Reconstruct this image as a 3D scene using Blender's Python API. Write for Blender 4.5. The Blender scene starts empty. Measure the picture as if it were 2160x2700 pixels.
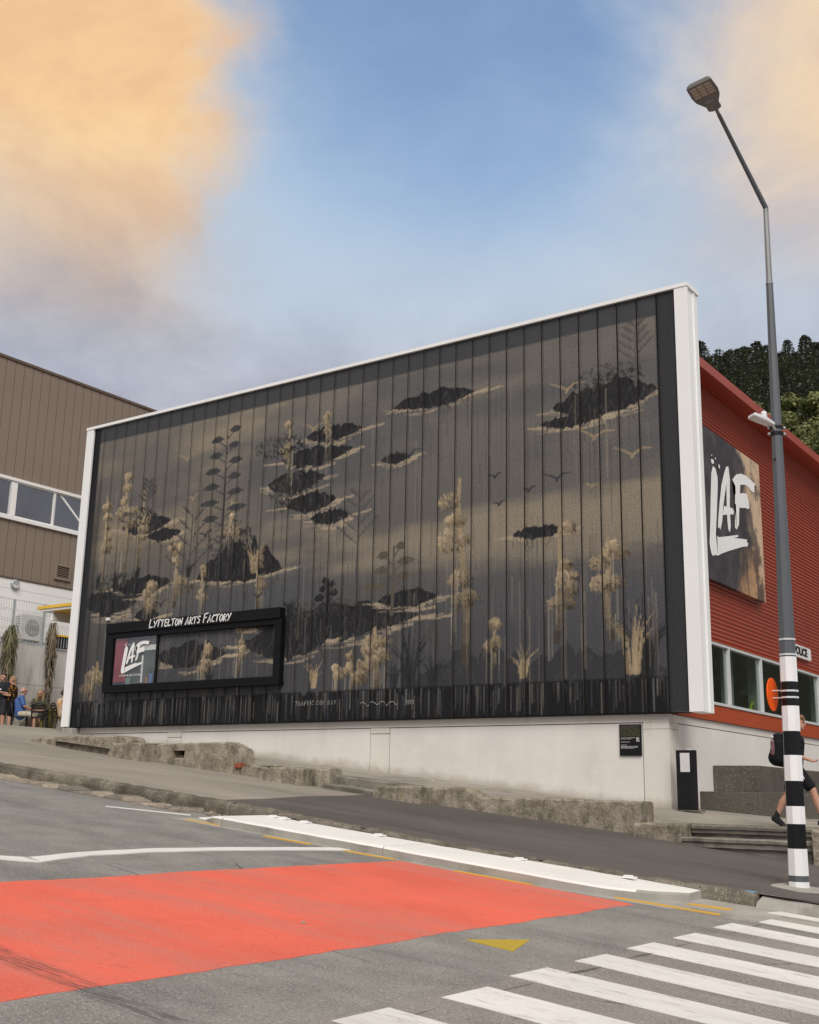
import bpy, bmesh, math, random
import numpy as np
from math import sin, cos, pi, radians, sqrt
from mathutils import Vector, Matrix, noise as mnoise
rnd = random.Random(7); rng = np.random.default_rng(11)
scene = bpy.context.scene
COL = scene.collection
# ------------------------------------------------------------------ camera (X along the street front, Y away from the street, Z up)
YAW, PITCH, ROLL, FPX = 35.3267, 13.7941, 1.1628, 3048.0
cam_d = bpy.data.cameras.new('camera'); cam = bpy.data.objects.new('camera', cam_d); COL.objects.link(cam)
cam_d.sensor_fit = 'HORIZONTAL'; cam_d.sensor_width = 36.0; cam_d.lens = 36.0 * FPX / 2160.0
cam_d.clip_start = 0.1; cam_d.clip_end = 6000
_y, _p, _r = radians(YAW), radians(PITCH), radians(ROLL)
FW = Vector((-sin(_y) * cos(_p), cos(_y) * cos(_p), sin(_p))); R0 = Vector((cos(_y), sin(_y), 0)); U0 = R0.cross(FW)
RI = R0 * cos(_r) + U0 * sin(_r); UP = -R0 * sin(_r) + U0 * cos(_r)
cam.matrix_world = Matrix(((RI.x, UP.x, -FW.x, 0), (RI.y, UP.y, -FW.y, 0), (RI.z, UP.z, -FW.z, 0), (0, 0, 0, 1)))
scene.camera = cam
# ------------------------------------------------------------------ exposure
vs = scene.view_settings
vs.view_transform = 'Standard'; vs.look = 'None'; vs.gamma = 1.0; vs.exposure = 0.85; vs.use_curve_mapping = False
scene.cycles.max_bounces = 6; scene.cycles.diffuse_bounces = 3; scene.cycles.glossy_bounces = 3
scene.cycles.transparent_max_bounces = 12; scene.cycles.use_denoising = True
# ------------------------------------------------------------------ sun: soft, behind thin cloud
SUN_EL, SUN_AZ = 46.0, 138.0                       # azimuth measured from +Y towards +X
sun_d = bpy.data.lights.new('sun', 'SUN'); sun = bpy.data.objects.new('sun', sun_d); COL.objects.link(sun)
sun_d.energy = 1.5; sun_d.angle = radians(34); sun_d.color = (1.0, 0.95, 0.87)
sd = Vector((sin(radians(SUN_AZ)) * cos(radians(SUN_EL)), cos(radians(SUN_AZ)) * cos(radians(SUN_EL)), sin(radians(SUN_EL))))
sun.rotation_euler = sd.to_track_quat('Z', 'Y').to_euler()
# ------------------------------------------------------------------ world: clear sky seen through a gap in evening-tinted cloud
world = bpy.data.worlds.new('World'); scene.world = world; world.use_nodes = True
wn = world.node_tree; wn.nodes.clear()
def W(t, **k):
    n = wn.nodes.new(t)
    for a, b in k.items(): setattr(n, a, b)
    return n
def wl(a, b): wn.links.new(a, b)
def wmath(op, a, b=None, c=None, clamp=False):
    n = W('ShaderNodeMath', operation=op, use_clamp=clamp)
    for i, v in enumerate((a, b, c)):
        if v is None: continue
        if isinstance(v, (int, float)): n.inputs[i].default_value = v
        else: wl(v, n.inputs[i])
    return n.outputs[0]
def wstep(v, lo, hi):
    n = W('ShaderNodeMapRange', interpolation_type='SMOOTHSTEP'); wl(v, n.inputs['Value'])
    n.inputs['From Min'].default_value = lo; n.inputs['From Max'].default_value = hi
    return n.outputs[0]
def wmix(f, a, b):
    n = W('ShaderNodeMix', data_type='RGBA')
    if isinstance(f, float): n.inputs[0].default_value = f
    else: wl(f, n.inputs[0])
    for i, v in ((6, a), (7, b)):
        if isinstance(v, tuple): n.inputs[i].default_value = (*v, 1)
        else: wl(v, n.inputs[i])
    return n.outputs[2]
out = W('ShaderNodeOutputWorld'); bg = W('ShaderNodeBackground'); bg.inputs['Strength'].default_value = 0.1
wl(bg.outputs[0], out.inputs[0])
sky = W('ShaderNodeTexSky', sky_type='NISHITA', sun_disc=False)
sky.sun_elevation = radians(SUN_EL); sky.sun_rotation = radians(SUN_AZ); sky.air_density = 1.3; sky.dust_density = 1.2
tc = W('ShaderNodeTexCoord')
rot = W('ShaderNodeVectorRotate', rotation_type='Z_AXIS'); rot.inputs['Angle'].default_value = -radians(YAW)
wl(tc.outputs['Generated'], rot.inputs['Vector'])
sep = W('ShaderNodeSeparateXYZ'); wl(rot.outputs[0], sep.inputs[0])
sx, sy_, sz = sep.outputs
def wnoise(scale, detail, rough, dist=0.0, off=0.0):
    mp = W('ShaderNodeMapping'); wl(rot.outputs[0], mp.inputs[0]); mp.inputs['Location'].default_value = (off, off * .7, 0)
    mp.inputs['Scale'].default_value = (1, 1, 1.35)
    n = W('ShaderNodeTexNoise'); wl(mp.outputs[0], n.inputs['Vector'])
    n.inputs['Scale'].default_value = scale; n.inputs['Detail'].default_value = detail; n.inputs['Roughness'].default_value = rough
    n.inputs['Distortion'].default_value = dist
    return n.outputs[0]
n1 = wnoise(2.6, 7, 0.56, 0.35, 3.1); n2 = wnoise(6.0, 8, 0.6, 0.4, 7.7); n3 = wnoise(1.3, 3, 0.5, 0.0, 1.9)
wob = wmath('ADD', wmath('MULTIPLY', wmath('SUBTRACT', n1, 0.5), 0.24), wmath('MULTIPLY', wmath('SUBTRACT', n2, 0.5), 0.14))
xg = wmath('ADD', sx, wob)                                   # sideways position, wobbled
gapL = wstep(xg, -0.205, -0.105)
gapR = wmath('SUBTRACT', 1.0, wstep(xg, 0.13, 0.26))
front = wstep(sy_, 0.1, 0.45)
low = wstep(sz, 0.35, 0.50)
gap = wmath('MULTIPLY', wmath('MULTIPLY', gapL, gapR), wmath('MULTIPLY', front, low))
K = 10 / 2 ** 0.85                                           # strength 0.1 and exposure undone: the colours below read as displayed
def kc(r, g, b): return (r * K, g * K, b * K)
lav = wmix(wstep(n2, .3, .7), kc(.36, .36, .44), kc(.55, .56, .64))         # grey-lavender cloud base
pale = wmix(n1, kc(.49, .62, .76), kc(.60, .71, .81))        # thin pale veil
peach = wmix(wstep(n2, .32, .68), kc(.84, .53, .30), kc(1.0, .70, .37))       # lit cloud
warm_z = wstep(wmath('ADD', sz, wmath('MULTIPLY', wmath('SUBTRACT', n1, 0.5), 0.16)), 0.37, 0.52)
left_w = wmath('SUBTRACT', 1.0, wstep(xg, -0.225, -0.135))
right_w = wmath('MULTIPLY', wstep(xg, 0.16, 0.34), 0.72)
warm = wmath('MULTIPLY', warm_z, wmath('ADD', left_w, right_w), clamp=True)
warm = wmath('MULTIPLY', warm, wmath('ADD', 0.35, wmath('MULTIPLY', front, 0.65)))
cloud = wmix(wmath('MULTIPLY', wstep(sz, 0.28, 0.42), 0.55), lav, pale)
mauve_m = wmath('MULTIPLY', wmath('MULTIPLY', wmath('SUBTRACT', 1.0, wstep(xg, -0.24, -0.10)), wmath('MULTIPLY', wstep(sz, 0.33, 0.40), wmath('SUBTRACT', 1.0, wstep(sz, 0.44, 0.52)))), 0.75)
cloud = wmix(mauve_m, cloud, wmix(wstep(n2, .3, .7), kc(.36, .31, .32), kc(.56, .47, .43)))   # shaded underside of the lit bank
cloud = wmix(warm, cloud, peach)
blue = W('ShaderNodeMix', data_type='RGBA', blend_type='MULTIPLY'); blue.inputs[0].default_value = 1.0
wl(sky.outputs[0], blue.inputs[6]); blue.inputs[7].default_value = (0.66, 0.79, 0.92, 1)
veil = wmath('MULTIPLY', wstep(wmath('ADD', sz, wmath('MULTIPLY', wmath('SUBTRACT', n1, .5), .25)), 0.60, 0.40), 0.8)
bl = wmix(wmath('MULTIPLY', n2, 0.35), blue.outputs[2], pale)
bl = wmix(veil, bl, pale)
wl(wmix(gap, cloud, bl), bg.inputs['Color'])

# ================================================================== helpers
def add(name, me, parent=None):
    o = bpy.data.objects.new(name, me); COL.objects.link(o)
    if parent is not None: o.parent = parent
    return o
def empty(name, parent=None):
    # things built in world coordinates keep their empty at the origin of the parts' coordinates, moved to the base afterwards
    o = bpy.data.objects.new(name, None); COL.objects.link(o); o.empty_display_size = .2
    if parent is not None: o.parent = parent
    return o
def tag(o, label=None, cat=None, group=None, kind=None):
    if label: o['label'] = label
    if cat: o['category'] = cat
    if group: o['group'] = group
    if kind: o['kind'] = kind
    return o
def base_at(e, x, y, z):
    """move a thing's empty to its base while its parts stay where they are built"""
    e.location = (x, y, z)
    for c in e.children: c.matrix_parent_inverse = Matrix.Translation((-x, -y, -z))
class MB:
    def __init__(s): s.v = []; s.f = []; s.mi = []; s.sm = []
    def face(s, pts, mi=0, sm=False):
        b = len(s.v); s.v += [tuple(p) for p in pts]; s.f.append(tuple(range(b, b + len(pts)))); s.mi.append(mi); s.sm.append(sm)
    def raw(s, V, F, mi=0, sm=False):
        b = len(s.v); s.v += [tuple(p) for p in V]
        for f in F: s.f.append(tuple(i + b for i in f)); s.mi.append(mi); s.sm.append(sm)
    def box(s, a, b, mi=0, M=None):
        x0, y0, z0 = a; x1, y1, z1 = b
        V = [(x0, y0, z0), (x1, y0, z0), (x1, y1, z0), (x0, y1, z0), (x0, y0, z1), (x1, y0, z1), (x1, y1, z1), (x0, y1, z1)]
        if M is not None: V = [tuple(M @ Vector(p)) for p in V]
        s.raw(V, [(0, 3, 2, 1), (4, 5, 6, 7), (0, 1, 5, 4), (1, 2, 6, 5), (2, 3, 7, 6), (3, 0, 4, 7)], mi)
        return s
    def prism(s, pts, d, mi=0):
        """pts: planar loop, d: extrusion vector"""
        n = len(pts); d = Vector(d); A = [Vector(p) for p in pts]
        V = A + [p + d for p in A]
        F = [tuple(range(n))[::-1], tuple(range(n, 2 * n))] + [(i, (i + 1) % n, n + (i + 1) % n, n + i) for i in range(n)]
        s.raw(V, F, mi); return s
    def tube(s, pts, rad, seg=10, mi=0, cap=True, sm=True):
        pts = [Vector(p) for p in pts]; n = len(pts)
        if isinstance(rad, (int, float)): rad = [rad] * n
        rings = []; prev = None
        for i, p in enumerate(pts):
            t = (pts[min(i + 1, n - 1)] - pts[max(i - 1, 0)]).normalized()
            a = Vector((0, 0, 1)) if abs(t.z) < .9 else Vector((1, 0, 0))
            if prev is not None: a = prev
            u = (a - t * a.dot(t)).normalized(); w = t.cross(u); prev = u
            rings.append([p + (u * cos(2 * pi * k / seg) + w * sin(2 * pi * k / seg)) * rad[i] for k in range(seg)])
        V = [q for r in rings for q in r]
        F = [(i * seg + k, i * seg + (k + 1) % seg, (i + 1) * seg + (k + 1) % seg, (i + 1) * seg + k) for i in range(n - 1) for k in range(seg)]
        b = len(s.v); s.raw(V, F, mi, sm)
        if cap:
            s.raw(rings[0], [tuple(range(seg))[::-1]], mi); s.raw(rings[-1], [tuple(range(seg))], mi)
        return s
    def ball(s, c, r, mi=0, nu=12, nv=8, M=None):
        c = Vector(c); r = (r, r, r) if isinstance(r, (int, float)) else r
        V = []; F = []
        for j in range(nv + 1):
            th = pi * j / nv
            for i in range(nu):
                ph = 2 * pi * i / nu
                q = Vector((r[0] * sin(th) * cos(ph), r[1] * sin(th) * sin(ph), r[2] * cos(th)))
                if M is not None: q = M @ q
                V.append(c + q)
        for j in range(nv):
            for i in range(nu): F.append((j * nu + i, (j + 1) * nu + i, (j + 1) * nu + (i + 1) % nu, j * nu + (i + 1) % nu))
        s.raw(V, F, mi, True); return s
    def capsule(s, a, b, ra, rb, mi=0, seg=12):
        a = Vector(a); b = Vector(b); t = (b - a); L = t.length; t = t / L if L > 1e-6 else Vector((0, 0, 1))
        P = []; Rr = []
        for k in range(5): an = pi / 2 * k / 4; P.append(a - t * ra * cos(an)); Rr.append(max(ra * sin(an), 1e-4))
        for k in range(5): an = pi / 2 * k / 4; P.append(b + t * rb * sin(an)); Rr.append(max(rb * cos(an), 1e-4))
        s.tube(P, Rr, seg, mi, True, True); return s
    def mesh(s, name):
        me = bpy.data.meshes.new(name); me.from_pydata(s.v, [], s.f)
        me.polygons.foreach_set('material_index', s.mi); me.polygons.foreach_set('use_smooth', s.sm); me.update(); return me
    def build(s, name, mats, parent=None, bevel=0, weld=False):
        me = s.mesh(name)
        for m in (mats if isinstance(mats, (list, tuple)) else [mats]): me.materials.append(m)
        if weld:
            bm = bmesh.new(); bm.from_mesh(me); bmesh.ops.remove_doubles(bm, verts=bm.verts, dist=1e-4); bmesh.ops.recalc_face_normals(bm, faces=bm.faces); bm.to_mesh(me); bm.free()
        o = add(name, me, parent)
        if bevel:
            b = o.modifiers.new('bevel', 'BEVEL'); b.width = bevel; b.segments = 2; b.limit_method = 'ANGLE'; b.angle_limit = radians(40)
        return o
def grid_obj(name, xs, ys, zf, mat, parent=None, smooth=False):
    V = [(x, y, zf(x, y)) for y in ys for x in xs]; n = len(xs)
    F = [(j * n + i, j * n + i + 1, (j + 1) * n + i + 1, (j + 1) * n + i) for j in range(len(ys) - 1) for i in range(n - 1)]
    me = bpy.data.meshes.new(name); me.from_pydata(V, [], F); me.materials.append(mat)
    if smooth: me.polygons.foreach_set('use_smooth', [True] * len(F))
    return add(name, me, parent)
def copy_tree(o, parent=None):
    c = o.copy(); COL.objects.link(c); c.parent = parent
    for ch in o.children:
        d = copy_tree(ch, c); d.matrix_parent_inverse = ch.matrix_parent_inverse.copy()
    return c
def smooth01(t): t = min(1, max(0, t)); return t * t * (3 - 2 * t)
def fr(*a): return [x for x in np.arange(*a)]

# ================================================================== materials
class NT:
    def __init__(s, name):
        s.m = bpy.data.materials.new(name); s.m.use_nodes = True; s.t = s.m.node_tree; s.b = s.t.nodes['Principled BSDF']
        s.tc = s.t.nodes.new('ShaderNodeTexCoord'); s.co = s.tc.outputs['Object']
    def n(s, t, **k):
        x = s.t.nodes.new(t)
        for a, b in k.items(): setattr(x, a, b)
        return x
    def l(s, a, b): s.t.links.new(a, b)
    def put(s, sock, v):
        if isinstance(v, tuple): sock.default_value = (*v, 1) if len(v) == 3 and len(sock.default_value) == 4 else v
        elif isinstance(v, (int, float)): sock.default_value = v
        else: s.l(v, sock)
    def map(s, scale, loc=(0, 0, 0), rot=(0, 0, 0)):
        x = s.n('ShaderNodeMapping'); s.l(s.co, x.inputs[0]); x.inputs['Scale'].default_value = scale; x.inputs['Location'].default_value = loc; x.inputs['Rotation'].default_value = rot
        return x.outputs[0]
    def noise(s, scale, detail=4, rough=.55, vec=None, dist=0.0):
        x = s.n('ShaderNodeTexNoise'); s.l(vec or s.co, x.inputs['Vector']); x.inputs['Scale'].default_value = scale
        x.inputs['Detail'].default_value = detail; x.inputs['Roughness'].default_value = rough; x.inputs['Distortion'].default_value = dist
        return x.outputs[0]
    def range(s, v, a, b, c=0.0, d=1.0):
        x = s.n('ShaderNodeMapRange', interpolation_type='SMOOTHSTEP'); s.l(v, x.inputs['Value'])
        for i, q in zip(('From Min', 'From Max', 'To Min', 'To Max'), (a, b, c, d)): x.inputs[i].default_value = q
        return x.outputs[0]
    def math(s, op, a, b=0.0, clamp=False):
        x = s.n('ShaderNodeMath', operation=op, use_clamp=clamp); s.put(x.inputs[0], a); s.put(x.inputs[1], b); return x.outputs[0]
    def mix(s, f, a, b, blend='MIX'):
        x = s.n('ShaderNodeMix', data_type='RGBA', blend_type=blend); s.put(x.inputs[0], f); s.put(x.inputs[6], a); s.put(x.inputs[7], b); return x.outputs[2]
    def bump(s, h, strength=.3, dist=.01):
        x = s.n('ShaderNodeBump'); s.l(h, x.inputs['Height']); x.inputs['Strength'].default_value = strength; x.inputs['Distance'].default_value = dist
        s.l(x.outputs[0], s.b.inputs['Normal'])
    def xyz(s):
        x = s.n('ShaderNodeSeparateXYZ'); s.l(s.co, x.inputs[0]); return x.outputs
    def set(s, col=None, rough=None, metal=None, spec=None):
        if col is not None: s.put(s.b.inputs['Base Color'], col)
        if rough is not None: s.put(s.b.inputs['Roughness'], rough)
        if metal is not None: s.put(s.b.inputs['Metallic'], metal)
        if spec is not None: s.put(s.b.inputs['Specular IOR Level'], spec)
        return s.m
def plain(name, c, rough=.6, var=.12, scale=3.0, metal=0.0, spec=.4, bump=0.0, bscale=60, stretch=(1, 1, 1)):
    a = NT(name); v = a.map(stretch); n = a.noise(scale, 5, .6, v); f = a.range(n, .25, .75)
    lo = tuple(x * (1 - var) for x in c); hi = tuple(min(1, x * (1 + var)) for x in c)
    if bump: a.bump(a.noise(bscale, 3, .6, v), bump, .01)
    return a.set(a.mix(f, lo, hi), rough, metal, spec)
def gritty(name, c1, c2, speck, scale=1.2, sp_scale=160, rough=.85, bump=.5, dirt=None, dscale=.5, stretch=(1, 1, 1), dlo=.5, dhi=.7, damt=.8):
    """mineral surface: broad mottling, fine light and dark grains, worn patches"""
    a = NT(name); v = a.map(stretch)
    c = a.mix(a.range(a.noise(scale, 6, .6, v), .3, .7), c1, c2)
    g = a.noise(sp_scale, 2, .7); c = a.mix(a.range(g, .56, .72), c, speck)
    g2 = a.noise(sp_scale * .8, 2, .7, a.map((1, 1, 1), (5, 3, 2))); c = a.mix(a.range(g2, .58, .75, 0, .7), c, tuple(x * .35 for x in c1))
    if dirt: c = a.mix(a.range(a.noise(dscale, 6, .65, v, .4), dlo, dhi, 0, damt), c, dirt)
    a.bump(a.math('ADD', g, a.math('MULTIPLY', a.noise(sp_scale * .2, 3, .6), .8)), bump, .006)
    return a.set(c, rough, 0, .25)
def glass_mat(name, tint, refl=.12, rough=.02):
    m = bpy.data.materials.new(name); m.use_nodes = True; t = m.node_tree; t.nodes.clear()
    o = t.nodes.new('ShaderNodeOutputMaterial'); mx = t.nodes.new('ShaderNodeMixShader'); tr = t.nodes.new('ShaderNodeBsdfTransparent'); gl = t.nodes.new('ShaderNodeBsdfGlossy')
    lw = t.nodes.new('ShaderNodeFresnel'); lw.inputs['IOR'].default_value = 1.5
    ad = t.nodes.new('ShaderNodeMath'); ad.operation = 'ADD'; ad.use_clamp = True; ad.inputs[1].default_value = refl
    ge = t.nodes.new('ShaderNodeNewGeometry'); io = t.nodes.new('ShaderNodeMath'); io.operation = 'MULTIPLY_ADD'; io.inputs[1].default_value = 1 / 1.5 - 1.5; io.inputs[2].default_value = 1.5
    t.links.new(ge.outputs['Backfacing'], io.inputs[0]); t.links.new(io.outputs[0], lw.inputs['IOR'])
    t.links.new(lw.outputs[0], ad.inputs[0]); t.links.new(ad.outputs[0], mx.inputs[0])
    tr.inputs['Color'].default_value = (*tint, 1); gl.inputs['Roughness'].default_value = rough; gl.inputs['Color'].default_value = (.95, .97, 1, 1)
    t.links.new(tr.outputs[0], mx.inputs[1]); t.links.new(gl.outputs[0], mx.inputs[2]); t.links.new(mx.outputs[0], o.inputs[0])
    return m
# --- paving
def tyre(a):
    x, y, z = a.xyz(); c = a.math('ADD', y, a.math('MULTIPLY', x, .085))        # a scuffed skid across the lane
    d = a.math('ABSOLUTE', a.math('SUBTRACT', c, 4.115)); m = a.range(d, .16, .05)
    s = a.range(a.noise(9, 4, .7, a.map((.35, 6, 1))), .38, .62)
    lim = a.math('MULTIPLY', a.range(x, -4.45, -4.7), 1.0)
    return a.math('MULTIPLY', a.math('MULTIPLY', m, s), a.math('MULTIPLY', lim, .8))
def asphalt(name, c1, c2, wear):
    a = NT(name); long = a.map((.18, 1.0, 1.0))
    c = a.mix(a.range(a.noise(1.6, 6, .62), .3, .7), c1, c2)
    c = a.mix(a.range(a.noise(1.1, 6, .65, long, .3), .46, .72, 0, .75), c, wear)
    c = a.mix(a.range(a.noise(.55, 4, .6, a.map((.5, 1, 1), (4, 9, 0))), .5, .7, 0, .5), c, tuple(min(1, x * 1.25) for x in c2))
    g = a.noise(62, 3, .75); c = a.mix(a.range(g, .52, .70, 0, .8), c, (.50, .475, .44))
    g2 = a.noise(55, 3, .75, a.map((1, 1, 1), (3, 8, 1))); c = a.mix(a.range(g2, .52, .70, 0, .8), c, (.06, .06, .06))
    cr = a.n('ShaderNodeTexVoronoi', feature='DISTANCE_TO_EDGE'); a.l(a.map((.22, .5, 1), (2, 1, 0)), cr.inputs['Vector']); cr.inputs['Scale'].default_value = 1.3
    wob = a.math('ADD', cr.outputs['Distance'], a.math('MULTIPLY', a.math('SUBTRACT', a.noise(7, 4, .7), .5), .02))
    c = a.mix(a.math('MULTIPLY', a.range(wob, .006, .002), a.range(a.noise(.7, 3, .6, a.map((1, 1, 1), (1, 7, 2))), .52, .6, 0, .7)), c, (.045, .045, .045))
    c = a.mix(tyre(a), c, (.06, .06, .065))
    a.bump(a.math('ADD', g, a.noise(60, 3, .6)), .55, .006)
    return a.set(c, .88, 0, .25)
m_road = asphalt('asphalt', (.185, .180, .168), (.265, .256, .24), (.125, .125, .128))
m_road2 = asphalt('asphalt_crossing', (.215, .198, .182), (.275, .255, .236), (.17, .158, .148))
def road_paint(name, c, worn, lo=.60, hi=.78, scuff=.35, skid=False, flow=(.12, 1.0, 1.0), fscale=14):
    a = NT(name)
    base = a.mix(a.range(a.noise(.9, 5, .6), .3, .7), tuple(x * .9 for x in c), c)
    base = a.mix(a.range(a.noise(2.2, 6, .7, a.map(flow)), .48, .72, 0, scuff), base, worn)
    base = a.mix(a.range(a.noise(fscale, 5, .75, a.map((flow[0] * 2.5, 1, 1))), lo, hi, 0, .85), base, worn)
    g = a.noise(140, 2, .7); base = a.mix(a.range(g, .60, .78, 0, .5), base, tuple(x * .5 for x in c))
    if skid: base = a.mix(tyre(a), base, (.10, .06, .055))
    a.bump(a.math('ADD', g, a.noise(60, 3, .6)), .4, .005)
    return a.set(base, .75, 0, .3)
m_red = NT('red_surfacing')
_c = m_red.mix(m_red.range(m_red.noise(.7, 6, .6), .3, .7), (.66, .125, .082), (.80, .150, .095))
_c = m_red.mix(m_red.range(m_red.noise(1.5, 7, .7, m_red.map((.16, 1, 1), (2, 0, 0)), .3), .42, .66, 0, .75), _c, (.55, .185, .145))       # tyre polish along the lane
_c = m_red.mix(m_red.range(m_red.noise(3.5, 6, .75, m_red.map((.5, 1, 1), (7, 3, 0))), .56, .74, 0, .55), _c, (.43, .11, .085))
_g = m_red.noise(58, 3, .78); _c = m_red.mix(m_red.range(_g, .54, .70, 0, .55), _c, (.88, .27, .20)); _g2 = m_red.noise(50, 3, .78, m_red.map((1, 1, 1), (4, 4, 0))); _c = m_red.mix(m_red.range(_g2, .55, .70, 0, .6), _c, (.36, .065, .045))
_c = m_red.mix(m_red.range(m_red.noise(16, 4, .8, m_red.map((1, 1, 1), (1, 9, 0))), .70, .76, 0, .6), _c, (.20, .15, .13))
_c = m_red.mix(tyre(m_red), _c, (.10, .06, .055)); m_red.bump(m_red.math('ADD', _g, m_red.noise(30, 3, .6)), .7, .008); m_red = m_red.set(_c, .8, 0, .25)
m_wline = road_paint('white_road_paint', (.74, .73, .70), (.38, .36, .34), .52, .74, .45)
m_wedge = road_paint('white_road_paint_plain', (.72, .71, .68), (.42, .40, .38), .68, .85, .2)
m_yline = road_paint('yellow_road_paint', (.66, .38, .05), (.40, .30, .16), .55, .75, .5)
m_yolk = road_paint('mustard_road_paint', (.48, .34, .04), (.33, .26, .10), .6, .8, .4)
m_walk = gritty('footpath_seal', (.245, .220, .185), (.325, .294, .25), (.40, .36, .31), .8, 170, .9, .35, (.175, .16, .14), .7, (.25, 1, 1), .5, .75, .6)
m_upper = gritty('upper_path_concrete', (.27, .247, .21), (.34, .312, .268), (.36, .34, .3), 1.0, 150, .9, .3, (.19, .175, .15), 1.2)
m_patch = gritty('new_dark_seal', (.093, .083, .077), (.125, .112, .104), (.18, .165, .15), .8, 190, .85, .45, (.075, .067, .063), .6, (.25, 1, 1))
m_conc = gritty('kerb_concrete', (.30, .285, .255), (.40, .38, .34), (.5, .48, .44), 2, 120, .9, .35, (.2, .185, .16), 1.6)
m_kerb = gritty('old_kerb_stone', (.095, .083, .066), (.235, .208, .165), (.42, .38, .31), 3.0, 45, .95, .9, (.065, .056, .044), 1.8, (1, 1, 1), .44, .66, .6)
_k = NT('gutter_cobble_stone'); _o = _k.n('ShaderNodeObjectInfo')
_c = _k.mix(_o.outputs['Random'], (.19, .165, .135), (.40, .335, .26)); _c = _k.mix(_k.range(_k.noise(5, 6, .7), .35, .7, 0, .7), _c, (.14, .12, .10)); _g = _k.noise(50, 3, .7); _c = _k.mix(_k.range(_g, .55, .7, 0, .6), _c, (.45, .40, .33))
_k.bump(_g, .7, .01); m_cob = _k.set(_c, .9, 0, .2)
m_ruin = NT('ruined_wall_stone')
_c = m_ruin.mix(m_ruin.range(m_ruin.noise(3.2, 8, .72), .36, .64), (.20, .172, .128), (.40, .35, .275))
_c = m_ruin.mix(m_ruin.range(m_ruin.noise(3.6, 8, .78, m_ruin.map((1, 1, .45), (4, 0, 0))), .50, .64, 0, .62), _c, (.090, .078, .060))
_c = m_ruin.mix(m_ruin.range(m_ruin.noise(2.1, 5, .6, m_ruin.map((1, 1, 1), (9, 2, 0))), .60, .70, 0, .75), _c, (.30, .225, .085))
_c = m_ruin.mix(m_ruin.range(m_ruin.noise(6, 8, .85, m_ruin.map((1, 1, .5), (1, 4, 0))), .58, .70, 0, .6), _c, (.56, .52, .45))
_g = m_ruin.noise(38, 4, .8); _c = m_ruin.mix(m_ruin.range(_g, .54, .68, 0, .7), _c, (.47, .43, .36)); _c = m_ruin.mix(m_ruin.range(_g, .44, .34, 0, .6), _c, (.09, .078, .06))
m_ruin.bump(m_ruin.math('ADD', m_ruin.noise(18, 6, .7), m_ruin.math('MULTIPLY', _g, .5)), .9, .03); m_ruin = m_ruin.set(_c, .95, 0, .15)
m_islw = road_paint('white_island_paint', (.80, .79, .76), (.62, .60, .57), .66, .85, .25)
m_terr = gritty('terrazzo', (.088, .08, .066), (.118, .107, .089), (.34, .31, .26), 1.5, 42, .6, .1, (.07, .064, .053), 1.0)
m_soil = gritty('bare_ground', (.10, .10, .07), (.16, .15, .11), (.2, .19, .15), .3, 10, .95, .3)
# --- building
m_white = plain('white_powder_coat', (.87, .87, .865), .38, .02, .8, 0, .45)
m_black = plain('black_powder_coat', (.014, .014, .016), .5, .25, 1.2, 0, .2)
m_blackf = plain('black_frame', (.006, .006, .007), .45, .2, 2, 0, .18)
m_gap = plain('seam_shadow_backing', (.012, .012, .013), .7, .1, 2)
m_alu = plain('aluminium_frame', (.62, .63, .64), .35, .05, 2, .0, .5)
def plaster(name, c, stain, streak=.35):
    a = NT(name); col = a.mix(a.range(a.noise(.8, 6, .6), .3, .7), tuple(x * .9 for x in c), c)
    col = a.mix(a.range(a.noise(1.3, 6, .65, a.map((1.6, 1.6, .35))), .5, .72, 0, streak), col, stain)
    col = a.mix(a.range(a.noise(2.4, 5, .7, a.map((1, 1, 1), (6, 1, 3))), .55, .7, 0, .25), col, tuple(min(1, x * 1.12) for x in c))
    x, y, z = a.xyz(); hz = a.math('ADD', z, a.math('MULTIPLY', x, .094))        # splash-back dirt just above the sloping path
    foot = a.range(a.math('ADD', hz, a.math('MULTIPLY', a.math('SUBTRACT', a.noise(3, 5, .7), .5), .35)), -.72, -.95, 0, .6)
    col = a.mix(foot, col, (.34, .29, .22))
    col = a.mix(a.range(a.noise(26, 3, .7), .66, .74, 0, .35), col, stain)
    a.bump(a.noise(40, 4, .6), .12, .01)
    return a.set(col, .75, 0, .3)
m_base = plaster('base_render', (.77, .74, .695), (.60, .56, .505))
m_beam = plaster('base_beam_render', (.745, .715, .655), (.55, .51, .44), .45)
m_red_b = plain('red_steel_cladding', (.33, .052, .030), .45, .10, .6, 0, .45, stretch=(1, .3, 1))
m_redf = plain('red_fascia', (.34, .062, .042), .42, .08, 1.0, 0, .45)
m_redt = plain('red_flashing', (.40, .070, .025), .45, .08, 1.0)
m_glass = glass_mat('window_glass', (.84, .88, .85), .0)
m_glass2 = glass_mat('sky_glass', (.5, .53, .56), .16)
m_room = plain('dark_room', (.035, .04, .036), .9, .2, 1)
m_brown = plain('brown_tray_cladding', (.245, .192, .150), .5, .05, .4, 0, .4)
m_brownd = plain('brown_seam', (.125, .092, .068), .55, .1, 2)
m_wwall = plain('white_board_wall', (.84, .835, .81), .6, .03, .5)
m_cwall = gritty('precast_concrete', (.53, .505, .475), (.62, .595, .56), (.64, .62, .59), .8, 60, .85, .15, (.38, .36, .33), .9, (1, 1, .5))
m_yel = plain('yellow_fascia_paint', (.80, .50, .06), .5, .06, 2)
m_steel = plain('galvanised_steel', (.42, .44, .45), .45, .1, 4, .3)
m_ac = plain('air_conditioner_white', (.66, .655, .63), .45, .05, 3)
m_acf = plain('fan_grille', (.36, .35, .33), .6, .1, 5)
m_dark = plain('dark_plastic', (.013, .013, .015), .5, .2, 3, 0, .2)
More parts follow.
